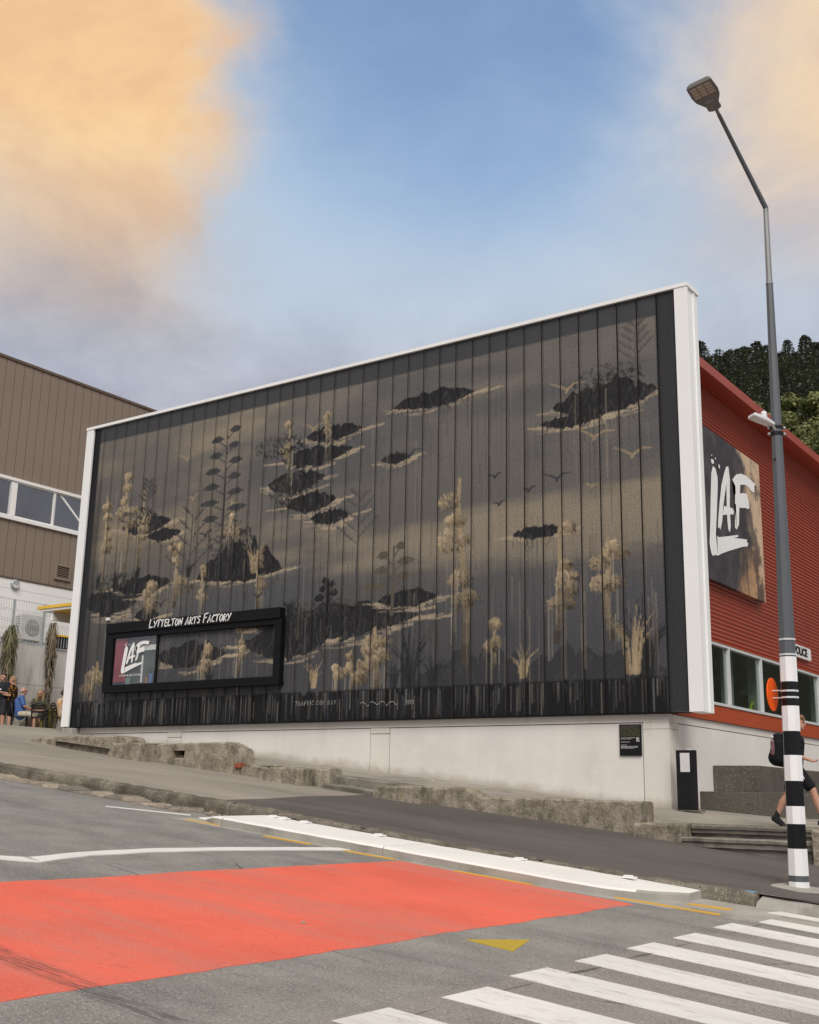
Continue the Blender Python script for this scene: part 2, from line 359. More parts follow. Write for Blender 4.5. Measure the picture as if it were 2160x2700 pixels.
m_grey = plain('pole_grey_paint', (.095, .105, .115), .38, .08, 1.0, 0, .45)
m_greyl = plain('pole_light_grey', (.26, .265, .27), .4, .08, 1.5, .2, .45)
m_bandw = plain('white_band', (.80, .80, .80), .35, .03, 2)
m_bandb = plain('black_band', (.007, .007, .008), .3, .2, 2, 0, .3)
m_lampg = plain('lamp_body', (.17, .165, .16), .45, .1, 3, .2)
m_lampw = plain('lamp_white', (.66, .67, .67), .4, .05, 3)
m_led = plain('lamp_lens', (.40, .35, .29), .3, .15, 40)
m_orange = plain('orange_disc', (.95, .115, .005), .45, .04, 3)
m_paper = plain('notice_paper', (.66, .655, .65), .6, .03, 6)
m_signw = plain('white_sign_face', (.72, .71, .69), .5, .03, 3)
m_lett = plain('white_lettering', (.84, .835, .82), .5, .03, 4)
m_lettb = plain('black_lettering', (.02, .02, .022), .5, .1, 4)
m_hivis = plain('fluorescent_yellow', (.62, .78, .03), .5, .04, 5)
m_bluep = plain('blue_marking_paint', (.10, .42, .60), .7, .15, 20)

# ================================================================== ground
def z_road(x, y): return -1.6 - .1 * x
def kerb_y(x):
    P = [(-80, 13.05), (-13, 13.05), (-11, 12.92), (-8, 12.90), (-6.5, 13.05), (-5.2, 13.27), (-4.2, 13.48), (14, 14.0)]
    for (a, ya), (b, yb) in zip(P, P[1:]):
        if x <= b: return ya + (yb - ya) * (max(x, a) - a) / (b - a)
    return P[-1][1]
def z_side(x, y):
    hk = .2 - .07 * min(1, max(0, (x + 12) / 6)); return -1.6 - .1 * x + hk + (.258 - hk) * (y - 13.05) / 4.85
def z_up0(x, y): return -.13 - (.094 if x < -8.4 else .068) * (x + 8.4)
def z_apron(x, y):
    a = smooth01((y - 17.3) / 3.0); z = z_side(x, y) * (1 - a) + z_up0(x, y) * a
    cap = 1.66 + max(0, 20.2 - y) * .9
    if x < -26: z = min(z, cap)
    return z
def z_up(x, y):
    t = smooth01((x + 24) / 3.0); z = z_apron(x, y) * (1 - t) + (z_up0(x, y) - .045 * max(0, 20.1 - y)) * t
    e = smooth01((x + 9.1) / 1.0) * (1 - smooth01((y - 18.2) / 1.9))            # the path dips to the top of the steps
    return z * (1 - e) + (-.338 - .05 * max(0, x + 5)) * e
def wide(x, y): return max(-18.0, min(1.2, -2.6 - .1 * x)) if y < 60 else max(-18.0, min(1.2, -2.6 - .1 * x))
tag(grid_obj('ground', [-3000, -800, -200, -60, -38, -10, 20, 80, 154, 400, 3000], [-3000, -600, -120, -30, 10, 60, 200, 800, 3000], wide, m_soil), kind='structure')
road = tag(grid_obj('road', fr(-62, 40.1, 6), fr(-24, 13.2, 3) + [14.6], z_road, m_road), kind='structure')
walk_x = fr(-23.6, -22, .2) + fr(-22, 14.1, 1.0)
def walk(name, xs, off, mat, y1=18.30):
    V = []; F = []
    for i, x in enumerate(xs):
        for k in range(9):
            y = kerb_y(x) + .13 + (y1 - kerb_y(x) - .13) * k / 8; t = smooth01((x + 23.6) / 1.4); V.append((x, y, z_side(x, y) * t + z_apron(x, y) * (1 - t) + off))
    for i in range(len(xs) - 1):
        for k in range(8): F.append((i * 9 + k, (i + 1) * 9 + k, (i + 1) * 9 + k + 1, i * 9 + k + 1))
    me = bpy.data.meshes.new(name); me.from_pydata(V, [], F); me.materials.append(mat); return add(name, me)
footpath = tag(walk('footpath', walk_x, 0, m_walk), kind='structure')
xs_l = fr(-62, -36, 4) + fr(-36, -23.7, .5) + [-23.6]
apr = tag(grid_obj('courtyard_paving', xs_l, [13.18, 14, 15, 16, 17, 17.5, 18, 18.5, 19, 19.5, 20, 20.5, 21, 22, 24, 28, 36, 48], z_apron, m_walk, None, True), kind='structure')
tag(grid_obj('upper_path', [-23.6] + fr(-23.2, -8, .8) + fr(-8, 14, 2), [18.12, 18.3, 18.6, 19, 19.6, 20.3], z_up, m_upper, None, True), kind='structure')
tag(grid_obj('side_plaza', fr(-8.6, 14.1, 1.6), fr(20.3, 48.4, 2), lambda x, y: z_up0(x, y) - .014 * (y - 20.3), m_upper), kind='structure')
def flat_poly(name, pts, zf, off, mat, parent, sub=1):
    """a painted or laid sheet following the slope; pts in plan, quads get subdivided along their length"""
    V = []; F = []
    if len(pts) == 4 and sub > 1:
        a, b, c, d = [Vector((*p, 0)) for p in pts]
        for i in range(sub + 1):
            t = i / sub
            for q in (a.lerp(b, t), d.lerp(c, t)): V.append((q.x, q.y, zf(q.x, q.y) + off))
        F = [(2 * i, 2 * i + 2, 2 * i + 3, 2 * i + 1) for i in range(sub)]
    else:
        V = [(x, y, zf(x, y) + off) for x, y in pts]; F = [tuple(range(len(pts)))]
    me = bpy.data.meshes.new(name); me.from_pydata(V, [], F); me.materials.append(mat); o = add(name, me, parent)
    return o
# dark resealed half of the footpath
ps = []
for i, x in enumerate(fr(-13.6, 14, .9)):
    pass
V = []; F = []
xs_p = np.linspace(0, 1, 30)
for i, t in enumerate(xs_p):
    for k in range(5):
        s_ = k / 4; xl = -12.75 - .75 * s_ + .06 * sin(9 * s_); x = xl + (13.8 - xl) * t
        y = kerb_y(x) + .15 + (18.0 - kerb_y(x) - .15) * s_; V.append((x, y, z_side(x, y) + .006))
for i in range(29):
    for k in range(4): F.append((i * 5 + k, (i + 1) * 5 + k, (i + 1) * 5 + k + 1, i * 5 + k + 1))
me = bpy.data.meshes.new('resealed_surface'); me.from_pydata(V, [], F); me.materials.append(m_patch); add('resealed_surface', me, footpath)
flat_poly('survey_mark', [(-4.86, 13.42), (-4.72, 13.50), (-4.66, 13.56), (-4.80, 13.50)], z_side, .011, m_bluep, footpath)
# --- road surface pieces and paint
def ragged(name, xa, xb, y0, y1, zf, off, mat, parent, amp=.02, n=40, sx0=0.0, sx1=0.0):
    """strip along Y with slightly wandering edges (hand-laid surfacing)"""
    V = []; F = []
    for i in range(n + 1):
        y = y0 + (y1 - y0) * i / n; w0 = (mnoise.noise((y * 1.3, xa, 0)) + .4 * mnoise.noise((y * 6, xa, 2))) * amp; w1 = (mnoise.noise((y * 1.3, xb, 5)) + .4 * mnoise.noise((y * 6, xb, 2))) * amp
        a = xa + sx0 * i / n + w0; b = xb + sx1 * i / n + w1
        for k in range(7):
            x = a + (b - a) * k / 6; V.append((x, y, zf(x, y) + off))
    for i in range(n):
        for k in range(6): F.append((i * 7 + k, i * 7 + k + 1, (i + 1) * 7 + k + 1, (i + 1) * 7 + k))
    me = bpy.data.meshes.new(name); me.from_pydata(V, [], F); me.materials.append(mat); return add(name, me, parent)
ragged('crossing_seal', -4.20, 3.5, -6, 12.05, z_road, .002, m_road2, road, .03)
ragged('red_surfacing', -8.42, -5.28, -6, 11.80, z_road, .003, m_red, road, .06, 160, .0, -.10)
for y in (12.19, 11.25, 10.17, 9.20, 8.23, 7.26, 6.28, 5.24, 4.25, 3.25, 2.25):
    ragged_x = rnd.uniform(-.03, .03)
    V = []; F = []; n = 46; w = .53
    for i in range(n + 1):
        x = -4.12 - .03 * (y - 5.24) + ragged_x + 4.6 * i / n + (0 if i else rnd.uniform(-.03, .03)); e = .012
        for k in range(2):
            yy = y + w * k + mnoise.noise((x * 3, y * 7 + k, 0)) * e; V.append((x, yy, z_road(x, yy) + .005))
    for i in range(n): F.append((2 * i, 2 * i + 2, 2 * i + 3, 2 * i + 1))
    me = bpy.data.meshes.new('crossing_bar'); me.from_pydata(V, [], F); me.materials.append(m_wline); add('crossing_bar', me, road)
flat_poly('crossing_bar', [(-4.38, 13.02), (.3, 13.3), (.3, 13.62), (-4.34, 13.30)], z_road, .012, m_wline, road, 8)
# tar joint at the edge of the crossing
tj = []
for i in range(60):
    y = 2.0 + i * .17; tj.append((-3.98 - .02 * (y - 5) + mnoise.noise((y * 1.5, 0, 3)) * .05, y))
V = []; F = []
for i, (x, y) in enumerate(tj):
    w = .022 * max(0, .25 + mnoise.noise((y * 1.7, 7, 1)) * 2.2); V += [(x - w, y, z_road(x, y) + .0038), (x + w, y, z_road(x, y) + .0038)]
for i in range(len(tj) - 1): F.append((2 * i, 2 * i + 1, 2 * i + 3, 2 * i + 2))
m_tar = gritty('tar_joint', (.12, .116, .112), (.17, .164, .157), (.3, .28, .26), 8, 60, .8, .4)
me = bpy.data.meshes.new('tar_joint'); me.from_pydata(V, [], F); me.materials.append(m_tar); add('tar_joint', me, road)
flat_poly('yellow_triangle', [(-5.13, 8.11), (-4.68, 8.08), (-4.87, 8.68)], z_road, .004, m_yolk, road)
for a, b, y in ((-12.1, -11.45, 11.80), (-10.5, -9.75, 11.66), (-9.2, -8.46, 11.70), (-7.6, -6.6, 11.74)):
    flat_poly('yellow_line', [(a, y), (b, y + .04), (b, y + .12), (a, y + .08)], z_road, .010, m_yline, road, 4)
flat_poly('yellow_line', [(-5.7, 11.98), (-4.58, 12.12), (-4.60, 12.24), (-5.7, 12.08)], z_road, .012, m_yline, road, 4)
flat_poly('yellow_line', [(-5.10, 12.52), (-4.68, 12.66), (-4.68, 12.82), (-5.08, 12.66)], z_road, .013, m_yline, road, 4)
def wave_line(name, pts, w, mat):
    V = []; F = []
    P = [Vector((*p, 0)) for p in pts]; Q = []
    for a, b in zip(P, P[1:]):
        for k in range(10): Q.append(a.lerp(b, k / 10))
    Q.append(P[-1])
    for i, q in enumerate(Q):
        t = (Q[min(i + 1, len(Q) - 1)] - Q[max(0, i - 1)]).normalized(); nrm = Vector((-t.y, t.x, 0)) * w * (.9 + .25 * mnoise.noise((q.x * 2, q.y * 2, 0)))
        for g in (-1, 1): p = q + nrm * g; V.append((p.x, p.y, z_road(p.x, p.y) + .010))
    for i in range(len(Q) - 1): F.append((2 * i, 2 * i + 2, 2 * i + 3, 2 * i + 1))
    me = bpy.data.meshes.new(name); me.from_pydata(V, [], F); me.materials.append(mat); return add(name, me, road)
wave_line('white_line', [(-9.95, 6.5), (-9.62, 7.0), (-9.40, 7.25), (-9.62, 8.03), (-9.70, 9.04), (-9.62, 10.1), (-9.45, 11.2), (-9.28, 11.98)], .12, m_wedge)
wave_line('white_line', [(-13.6, 11.69), (-13.1, 12.05), (-12.6, 12.42)], .035, m_wedge)
def skirt(o, d=.02):
    bm = bmesh.new(); bm.from_mesh(o.data); e = [q for q in bm.edges if q.is_boundary]; r = bmesh.ops.extrude_edge_only(bm, edges=e)
    for v in r['geom']:
        if isinstance(v, bmesh.types.BMVert): v.co.z -= d
    bm.to_mesh(o.data); bm.free()
# concrete channel in front of the island, and the gutter at the crossing
flat_poly('gutter_channel', [(-12.3, 11.74), (-6.5, 11.78), (-4.2, 12.10), (-4.2, 12.60), (-12.3, 12.42)], z_road, .006, m_conc, road, 12)
flat_poly('gutter_channel', [(-5.7, 12.43), (-4.2, 12.60), (6, 13.0), (6, 13.75), (-4.2, 13.5), (-5.7, 13.2)], z_road, .0065, m_conc, road)
for o_ in list(road.children) + list(footpath.children):
    if not o_.name.startswith('tar_joint'): skirt(o_)
# --- kerb blocks
kerb = tag(empty('kerb'), kind='structure')
def rough_loft(name, stations, mat, parent, amp=.012, fs=5.0, closed=True, sub=1):
    """stations: list of loops (same count) -> skinned rough mesh"""
    V = []; F = []; n = len(stations[0]); m = len(stations)
    for s in stations:
        for p in s:
            p = Vector(p); d = mnoise.noise_vector(p * fs) * amp + mnoise.noise_vector(p * fs * 3.1) * amp * .45; V.append(tuple(p + d))
    for i in range(m - 1):
        for k in range(n if closed else n - 1): F.append((i * n + k, i * n + (k + 1) % n, (i + 1) * n + (k + 1) % n, (i + 1) * n + k))
    if closed: F.append(tuple(range(n))[::-1]); F.append(tuple((m - 1) * n + k for k in range(n)))
    me = bpy.data.meshes.new(name); me.from_pydata(V, [], F); me.materials.append(mat)
    me.polygons.foreach_set('use_smooth', [False] * len(F))
    bm = bmesh.new(); bm.from_mesh(me); bmesh.ops.recalc_face_normals(bm, faces=bm.faces); bm.to_mesh(me); bm.free()
    return add(name, me, parent)
xk = -40.0; brk = [-40, -34, -29, -25.2, -22.0, -19.6, -18.1, -15.3, -12.4, -9.9, -7.2, -4.62]
for a, b in zip(brk, brk[1:]):
    st = []
    for x in np.linspace(a + .012, b - .012, max(6, int((b - a) / .09))):
        ky = kerb_y(x); h = z_side(x, ky) ; w = .03 * mnoise.noise((x * .8, 0, 4)); e = smooth01(min(x - a, b - x) / .06) * .03
        st.append([(x, ky + w * .5, z_road(x, 0) - .15), (x, ky + w * .5, h - .09), (x, ky + .012 + w * .4, h - .03), (x, ky + .04, h + .008 - .03 + e), (x, ky + .10, h + .014 - .03 + e), (x, ky + .19, h + .012 - .03 + e), (x, ky + .19, h - .2)])
    rough_loft('kerb_block', st, m_kerb, kerb, .016, 7)
st = []
for x in np.linspace(-4.60, 12, 60):
    ky = kerb_y(x) - .02; h = z_side(x, ky) - .06
    st.append([(x, ky - .12, z_road(x, 0) - .1), (x, ky - .10, h - .10), (x, ky - .02, h - .01), (x, ky + .06, h + .012), (x, ky + .22, h + .05), (x, ky + .24, h - .2)])
rough_loft('kerb_block', st, m_conc, kerb, .008, 6)
# --- gutter cobbles
gutter = tag(empty('cobbled_gutter'), kind='structure')
x = -24.0
while x < -13.1:
    w = rnd.uniform(.24, .34); d = rnd.uniform(.36, .46); y0 = 12.98 - d; tilt = rnd.uniform(-.03, .03); sk = rnd.uniform(.02, .10)
    b = MB(); z0 = z_road(x, 0); h = rnd.uniform(.03, .07)
    P = [(x, y0, 0), (x + w * .9, y0 - sk * .2, 0), (x + w * .92 + sk, 13.02, 0), (x + sk, 13.02, 0)]
    lo = [(p[0], p[1], z_road(p[0], 0) - .05) for p in P]; cx = sum(p[0] for p in P) / 4; cy = sum(p[1] for p in P) / 4
    hi = [(cx + (p[0] - cx) * .86, cy + (p[1] - cy) * .86, z_road(p[0], 0) + h + tilt * (1 if i in (1, 2) else -1)) for i, p in enumerate(P)]
    mid = [(cx + (p[0] - cx) * .98, cy + (p[1] - cy) * .98, z_road(p[0], 0) + h * .45) for p in P]
    b.raw(lo + mid + hi, [(8, 9, 10, 11)] + [(i, (i + 1) % 4, 4 + (i + 1) % 4, 4 + i) for i in range(4)] + [(4 + i, 4 + (i + 1) % 4, 8 + (i + 1) % 4, 8 + i) for i in range(4)])
    b.build('cobble', m_cob, gutter); x += w + rnd.uniform(.04, .08)
# rubble and dirt where the cobbles run out
for i in range(26):
    x = rnd.uniform(-13.2, -12.25); y = rnd.uniform(12.75, 13.0); s = rnd.uniform(.02, .055); b = MB(); b.ball((x, y, z_road(x, 0) + s * .3), (s * 1.3, s, s * .7), 0, 6, 4, Matrix.Rotation(rnd.uniform(0, 3), 3, 'Z')); b.build('rubble_stone', m_cob, gutter)
# --- white painted kerb island
isl = empty('kerb_island')
segs = [(-12.25, -11.45), (-11.44, -8.72), (-8.71, -5.20)]
for k, (a, b_) in enumerate(segs):
    st = []
    for x in np.linspace(a, b_, 30):
        yf = 11.87; yb = kerb_y(x) - .015; h = .12
        if k == 0: t = smooth01((x - a) / .75); h *= .15 + .85 * t; yf += (1 - t) * .35
        if k == 2:
            u = max(0, (x + 6.7) / 1.5); yf += .22 * smooth01(u) + .98 * max(0, u - .35) ** 3.0 * 3.2 / 1.0 * .9; h *= 1 - .25 * u; yf = min(yf, yb - .05)
        z = z_road(x, 0); st.append([(x, yf, z - .05), (x, yf + .01, z + h - .025), (x, yf + .035, z + h), (x, max(yf + .04, yb - .02), z + h + .012), (x, max(yf + .045, yb), z - .05)])
    o = rough_loft('island_block', st, m_islw, isl, .004, 3); me = o.data; me.materials.append(m_conc)
    for p in me.polygons:
        c = p.center
        if p.normal.z < .55: p.material_index = 1
for x in (-11.35, -11.15, -10.75, -9.45, -7.35, -5.95):
    b = MB(); y = kerb_y(x) - .12 - (.08 if x > -6.2 else 0); z = z_road(x, 0) + .128
    b.prism([(x - .085, y - .05, z), (x + .085, y - .05, z), (x + .085, y + .05, z), (x - .085, y + .05, z)], (0, 0, .018)); b.prism([(x - .06, y - .035, z + .018), (x + .06, y - .035, z + .018), (x + .045, y + .03, z + .018), (x - .045, y + .03, z + .018)], (0, 0, .016))
    b.build('road_stud', m_lett, isl, .006)
base_at(isl, -9, 12.5, z_road(-9, 0)); tag(isl, 'long low white painted kerb island between red surfacing and footpath', 'kerb island')

# ================================================================== arts building
arts = empty('arts_building')
Y0 = 20.0; ZB, ZT = 1.57, 9.72
SEAM0, PITCH_S, NS = -24.515, .42635, 39
# ---------- painted front: a generic misty landscape (stand-in for the mural), stored as paint colour per vertex
MX0, MX1, MR = -24.95, -7.92, .0125
NX = int(round((MX1 - MX0) / MR)) + 1; NZ = int(round((ZT - ZB) / MR)) + 1
gx = MX0 + np.arange(NX) * MR; gz = ZB + np.arange(NZ) * MR
GX, GZ = np.meshgrid(gx, gz)
def fbm(sx_, sz_, oct=5, seed=0, gain=.55):
    r = np.random.default_rng(seed); out_ = np.zeros_like(GX); amp = 1; tot = 0
    for o in range(oct):
        fx, fz = sx_ * 2 ** o, sz_ * 2 ** o; nx = int((MX1 - MX0) * fx) + 4; nz = int((ZT - ZB) * fz) + 4
        g = r.random((nz, nx)); u = (gx - MX0) * fx; v = (gz - ZB) * fz
        i = u.astype(int); j = v.astype(int); a = u - i; b = v - j; a = a * a * (3 - 2 * a); b = (b * b * (3 - 2 * b))[:, None]
        top = g[np.ix_(j, i)] * (1 - a) + g[np.ix_(j, i + 1)] * a; bot = g[np.ix_(j + 1, i)] * (1 - a) + g[np.ix_(j + 1, i + 1)] * a
        out_ += amp * (top * (1 - b) + bot * b); tot += amp; amp *= gain
    return out_ / tot
def sst(v, a, b): t = np.clip((v - a) / (b - a), 0, 1); return t * t * (3 - 2 * t)
PC = np.zeros((NZ, NX, 3)); PC[:] = (.092, .091, .093)
def lay(mask, col):
    if isinstance(mask, tuple): sl, m = mask
    else: sl, m = (slice(None), slice(None)), mask
    if m.size == 0: return
    PC[sl] = PC[sl] * (1 - m[..., None]) + np.array(col) * m[..., None]
def mul(mask, k): return (mask[0], mask[1] * k)
lay(sst(GZ, 3.4, 8.2) * .75, (.175, .160, .140))
band = fbm(.14, .55, 5, 3); band2 = fbm(.10, .8, 5, 8)
lay(sst(band + .05 * (GZ - 6) * .5, .46, .64) * sst(GZ, 3.2, 5.5) * .65, (.33, .275, .20))
lay(sst(band2, .52, .68) * sst(GZ, 2.6, 4.0) * .5, (.29, .24, .17))
lay(sst(GZ, 8.1, 9.0) * .9 * sst(fbm(.3, .6, 4, 21), .3, .6), (.40, .335, .245))
lay(sst(-GX, 18, 24) * .35 * sst(GZ, 4, 7), (.24, .19, .13))
lay(sst(fbm(.2, .5, 5, 31), .42, .60) * .65, (.086, .090, .102)); lay(sst(-GZ, -4.6, -2.6) * .55, (.052, .053, .058))
def poly_mask(P, soft=1):
    P = np.array(P, float)
    i0, i1 = np.clip(((P[:, 0].min() - MX0) / MR - 2, (P[:, 0].max() - MX0) / MR + 3), 0, NX).astype(int)
    j0, j1 = np.clip(((P[:, 1].min() - ZB) / MR - 2, (P[:, 1].max() - ZB) / MR + 3), 0, NZ).astype(int)
    X, Z = GX[j0:j1, i0:i1], GZ[j0:j1, i0:i1]; ins = np.zeros(X.shape, bool)
    for (x1, z1), (x2, z2) in zip(P, np.roll(P, -1, 0)):
        if z1 == z2: continue
        c = (z1 > Z) != (z2 > Z); ins ^= c & (X < (x2 - x1) * (Z - z1) / (z2 - z1) + x1)
    return ((slice(j0, j1), slice(i0, i1)), ins.astype(float))
def stroke_mask(pts, r0, r1=None):
    r1 = r0 if r1 is None else r1; n = len(pts) - 1; r = max(r0, r1) + .03; xs = [p[0] for p in pts]; zs = [p[1] for p in pts]
    i0, i1 = np.clip(((min(xs) - r - MX0) / MR, (max(xs) + r - MX0) / MR + 2), 0, NX).astype(int)
    j0, j1 = np.clip(((min(zs) - r - ZB) / MR, (max(zs) + r - ZB) / MR + 2), 0, NZ).astype(int)
    X, Z = GX[j0:j1, i0:i1], GZ[j0:j1, i0:i1]; m = np.zeros(X.shape)
    for k in range(n):
        (x1, z1), (x2, z2) = pts[k], pts[k + 1]; ra = r0 + (r1 - r0) * k / n; rb = r0 + (r1 - r0) * (k + 1) / n; dx, dz = x2 - x1, z2 - z1
        t = np.clip(((X - x1) * dx + (Z - z1) * dz) / max(dx * dx + dz * dz, 1e-9), 0, 1)
        d = np.hypot(X - x1 - t * dx, Z - z1 - t * dz); m = np.maximum(m, np.clip((ra + (rb - ra) * t - d) / MR + .5, 0, 1))
    return ((slice(j0, j1), slice(i0, i1)), m)
pr = random.Random(5); TAN = (.40, .315, .205); DK = (.022, .022, .025)
def island(x, z, w, h, up=.5, col=DK, shore=True):
    top = [(x - w / 2 + w * i / 24, z + h * up * (max(0, sin(pi * i / 24)) ** .7) * (.7 + .5 * mnoise.noise((i * .6 + x, z, 0)))) for i in range(25)]
    bot = [(x + w / 2 - w * i / 24, z - h * (1 - up) * max(0, sin(pi * i / 24)) ** .8 * (.75 + .7 * abs(mnoise.noise((i * .9 + x * 3, z, 4))))) for i in range(25)]
    if shore:
        for _ in range(int(10 + w * 9)):
            xx = x + pr.uniform(-.6, .6) * w; zz_ = z - h * (1 - up) * pr.uniform(.3, 1.35) * max(.15, 1 - (2 * (xx - x) / w) ** 2); L = pr.uniform(.15, .5)
            lay(mul(stroke_mask([(xx - L, zz_), (xx, zz_ - .03), (xx + L, zz_ + .015)], .012, pr.uniform(.012, .035)), pr.uniform(.35, .8)), (.40, .325, .235))
    lay(poly_mask(top + bot), col)
    for _ in range(int(w * h * 34)):                                            # worked brush marks on the land
        t = pr.uniform(-.46, .46); xx = x + t * w; zz_ = z + h * up * pr.uniform(-.9, .75) * (1 - (2 * t) ** 2); L = pr.uniform(.08, .3); g = pr.uniform(.03, .085)
        lay(mul(stroke_mask([(xx, zz_), (xx + L * pr.uniform(-.6, .6), zz_ - L)], .014, .006), .7), (g, g * .97, g * .95))
    for _ in range(int(w * 5)):
        xx = x + pr.uniform(-.45, .45) * w; drip(xx, z - h * (1 - up) * .6, pr.uniform(.15, .9), (.05, .05, .055), .5)
def drip(x, z, L, col, al, r=.011):
    lay(mul(stroke_mask([(x, z), (x + pr.uniform(-.01, .01), max(ZB, z - L))], r, r * .6), al), col)
def tussock(x, z, h, n, col):
    for k in range(int(n * 2.2)):
        a = pr.uniform(-.85, .85); L = h * pr.uniform(.5, 1.0); g = pr.uniform(.55, 1.2)
        lay(stroke_mask([(x + a * .10 * h, z), (x + a * L * .25, z + L * .55), (x + a * L * .60, z + L * (1 - .30 * abs(a)))], .016 + .010 * h, .004), tuple(c * g for c in col))
def padtree(x, z, h, w, n, col):
    lay(stroke_mask([(x, z), (x + .04, z + h * .5), (x + .02, z + h)], .05, .02), col)
    for k in range(n):
        t = .42 + .56 * k / (n - 1); s = 1 if k % 2 else -1; L = w * (1.05 - .6 * t) * pr.uniform(.75, 1.1); px = x + s * L * .75; pz = z + h * t
        lay(stroke_mask([(x + .02, pz - .22), (px, pz)], .018, .012), col)
        lay(poly_mask([(px - L * .55, pz), (px - L * .2, pz + .10), (px + L * .2, pz + .11), (px + L * .55, pz + .01), (px + L * .15, pz - .07), (px - L * .25, pz - .06)]), col)
def leaftree(x, z, h, col):
    lay(stroke_mask([(x, z), (x + .03, z + h)], .025, .01), col)
    for k in range(9):
        t = .45 + .55 * k / 8; s = 1 if k % 2 else -1; L = h * .33 * (1.3 - t); ex, ez = x + s * L, z + h * t + L * .7
        lay(stroke_mask([(x + .02, z + h * t - .05), (ex, ez)], .012, .008), col)
        for q in range(5):
            f = .3 + .7 * q / 4; cx, cz = x + s * L * f, z + h * t - .05 + (L * .7 + .05) * f
            for g in (-1, 1): lay(stroke_mask([(cx, cz), (cx + g * .07 + s * .03, cz + .06)], .022, .004), col)
def bird(x, z, s, col, tilt=0.0):
    lay(stroke_mask([(x - s, z + s * (.45 + tilt)), (x - s * .4, z + s * .25), (x, z)], .012, .028), col); lay(stroke_mask([(x, z), (x + s * .45, z + s * (.35 - tilt)), (x + s, z + s * (.3 - tilt))], .028, .01), col); lay(stroke_mask([(x - s * .05, z - s * .12), (x + s * .1, z + s * .12)], .03, .012), col)
TONE = fbm(2.5, .8, 4, 91)
def dabs(x, z, rx, rz, n, col, f=1.0):
    """foliage in short brush dabs, lit from the upper left"""
    c = np.array(col)
    for k in range(n):
        an = pr.uniform(0, 2 * pi); q = sqrt(pr.random()); px_, pz_ = x + cos(an) * rx * q, z + sin(an) * rz * q
        l = .62 + .34 * (pz_ - z) / rz - .30 * (px_ - x) / rx + pr.uniform(-.28, .28); L = pr.uniform(.05, .13); a = pr.uniform(.4, 1.5)
        lay(mul(stroke_mask([(px_, pz_), (px_ + cos(a) * L, pz_ - sin(a) * L)], pr.uniform(.014, .03), .006), .9), tuple(np.clip(c * max(.12, l) * 1.25 * f, 0, .6)))
def stone(x, z, h, w, lean=0.0, fade=.55):
    """a pale slender tree: curved trunk darkening downwards, clumps of dabbed foliage above"""
    q = pr.uniform(0, 60); pts = [(x + lean * t + .5 * w * mnoise.noise((t * 2.0, q, 0)), z + h * t) for t in np.linspace(0, .9, 10)]
    for k in range(9):
        f = min(1.0, .12 + k / 9 / fade); c = tuple(np.array(TAN) * .8 * f + np.array((.026, .026, .029)) * (1 - f)); r = w * (.30 - .16 * k / 9); lay(stroke_mask(pts[k:k + 2], r, r * .93), c)
    for k in range(4 + int(h * 1.4)):
        t = pr.uniform(.34, 1.0); bx, bz = pts[min(9, int(t * 9.5))]; s_ = pr.choice((-1, 1)); rx = w * pr.uniform(.5, 1.15) * (1.25 - .5 * t); ox = bx + s_ * rx * pr.uniform(.2, 1.0)
        lay(mul(stroke_mask([(bx, bz - .12), (ox, bz)], .018, .008), .8), tuple(np.array(TAN) * .5)); dabs(ox, bz, rx, rx * pr.uniform(.45, .8), int(26 + 130 * rx), TAN, pr.uniform(.65, 1.0) * min(1, .35 + t))
    for _ in range(int(4 + w * 20)): drip(x + pr.uniform(-.9, .9) * w, z + h * pr.uniform(.2, .8), pr.uniform(.3, 1.3), (.44, .39, .31), pr.uniform(.2, .6), .009)
def darkwood(x, z, rx, rz, n):
    dabs(x, z, rx, rz, n, (.058, .057, .055))
# composition
for x, z, w, h, u in ((-22.6, 6.75, 1.9, .6, .5), (-21.9, 6.4, 1.3, .4, .5), (-16.4, 8.2, 1.7, .5, .55), (-16.9, 7.75, 2.2, .6, .5), (-17.5, 7.2, 1.8, .7, .5), (-17.0, 6.6, 1.5, .6, .55), (-16.4, 6.2, 1.2, .45, .5), (-13.6, 8.5, 2.2, .5, .6), (-9.5, 7.75, 2.3, .9, .6), (-10.2, 7.45, 1.5, .35, .5), (-14.6, 7.3, .8, .35, .6), (-23.7, 4.85, 2.3, .9, .45), (-22.6, 5.15, 2.2, .6, .5), (-19.2, 5.1, 2.8, 1.3, .85), (-16.2, 3.75, 4.6, 1.0, .55), (-17.6, 3.4, 2.6, .9, .5), (-14.2, 4.1, 1.6, .5, .6), (-20.6, 3.2, 2.4, .8, .6), (-22.3, 4.3, .9, .5, .75), (-11.0, 5.2, 1.2, .35, .6)):
    island(x, z, w, h, u)
for x, z, h, w in ((-24.15, 5.1, 2.9, .20), (-23.35, 5.2, 3.3, .26), (-22.75, 5.4, 2.5, .17), (-21.35, 4.5, 1.7, .24), (-19.55, 5.8, 1.3, .20), (-18.5, 4.1, 1.7, .17), (-17.75, 7.5, 1.3, .15), (-22.35, 4.3, 1.0, .22), (-20.4, 4.3, 1.2, .18), (-16.55, 8.0, .8, .10)): stone(x, z, h, w, pr.uniform(-.15, .15))
for x, z, w, h in ((-12.4, 2.15, 3.4, 1.1), (-10.3, 2.15, 2.6, .95), (-9.1, 2.15, 1.7, .75)): island(x, z, w, h, .98, (.042, .043, .048), False)
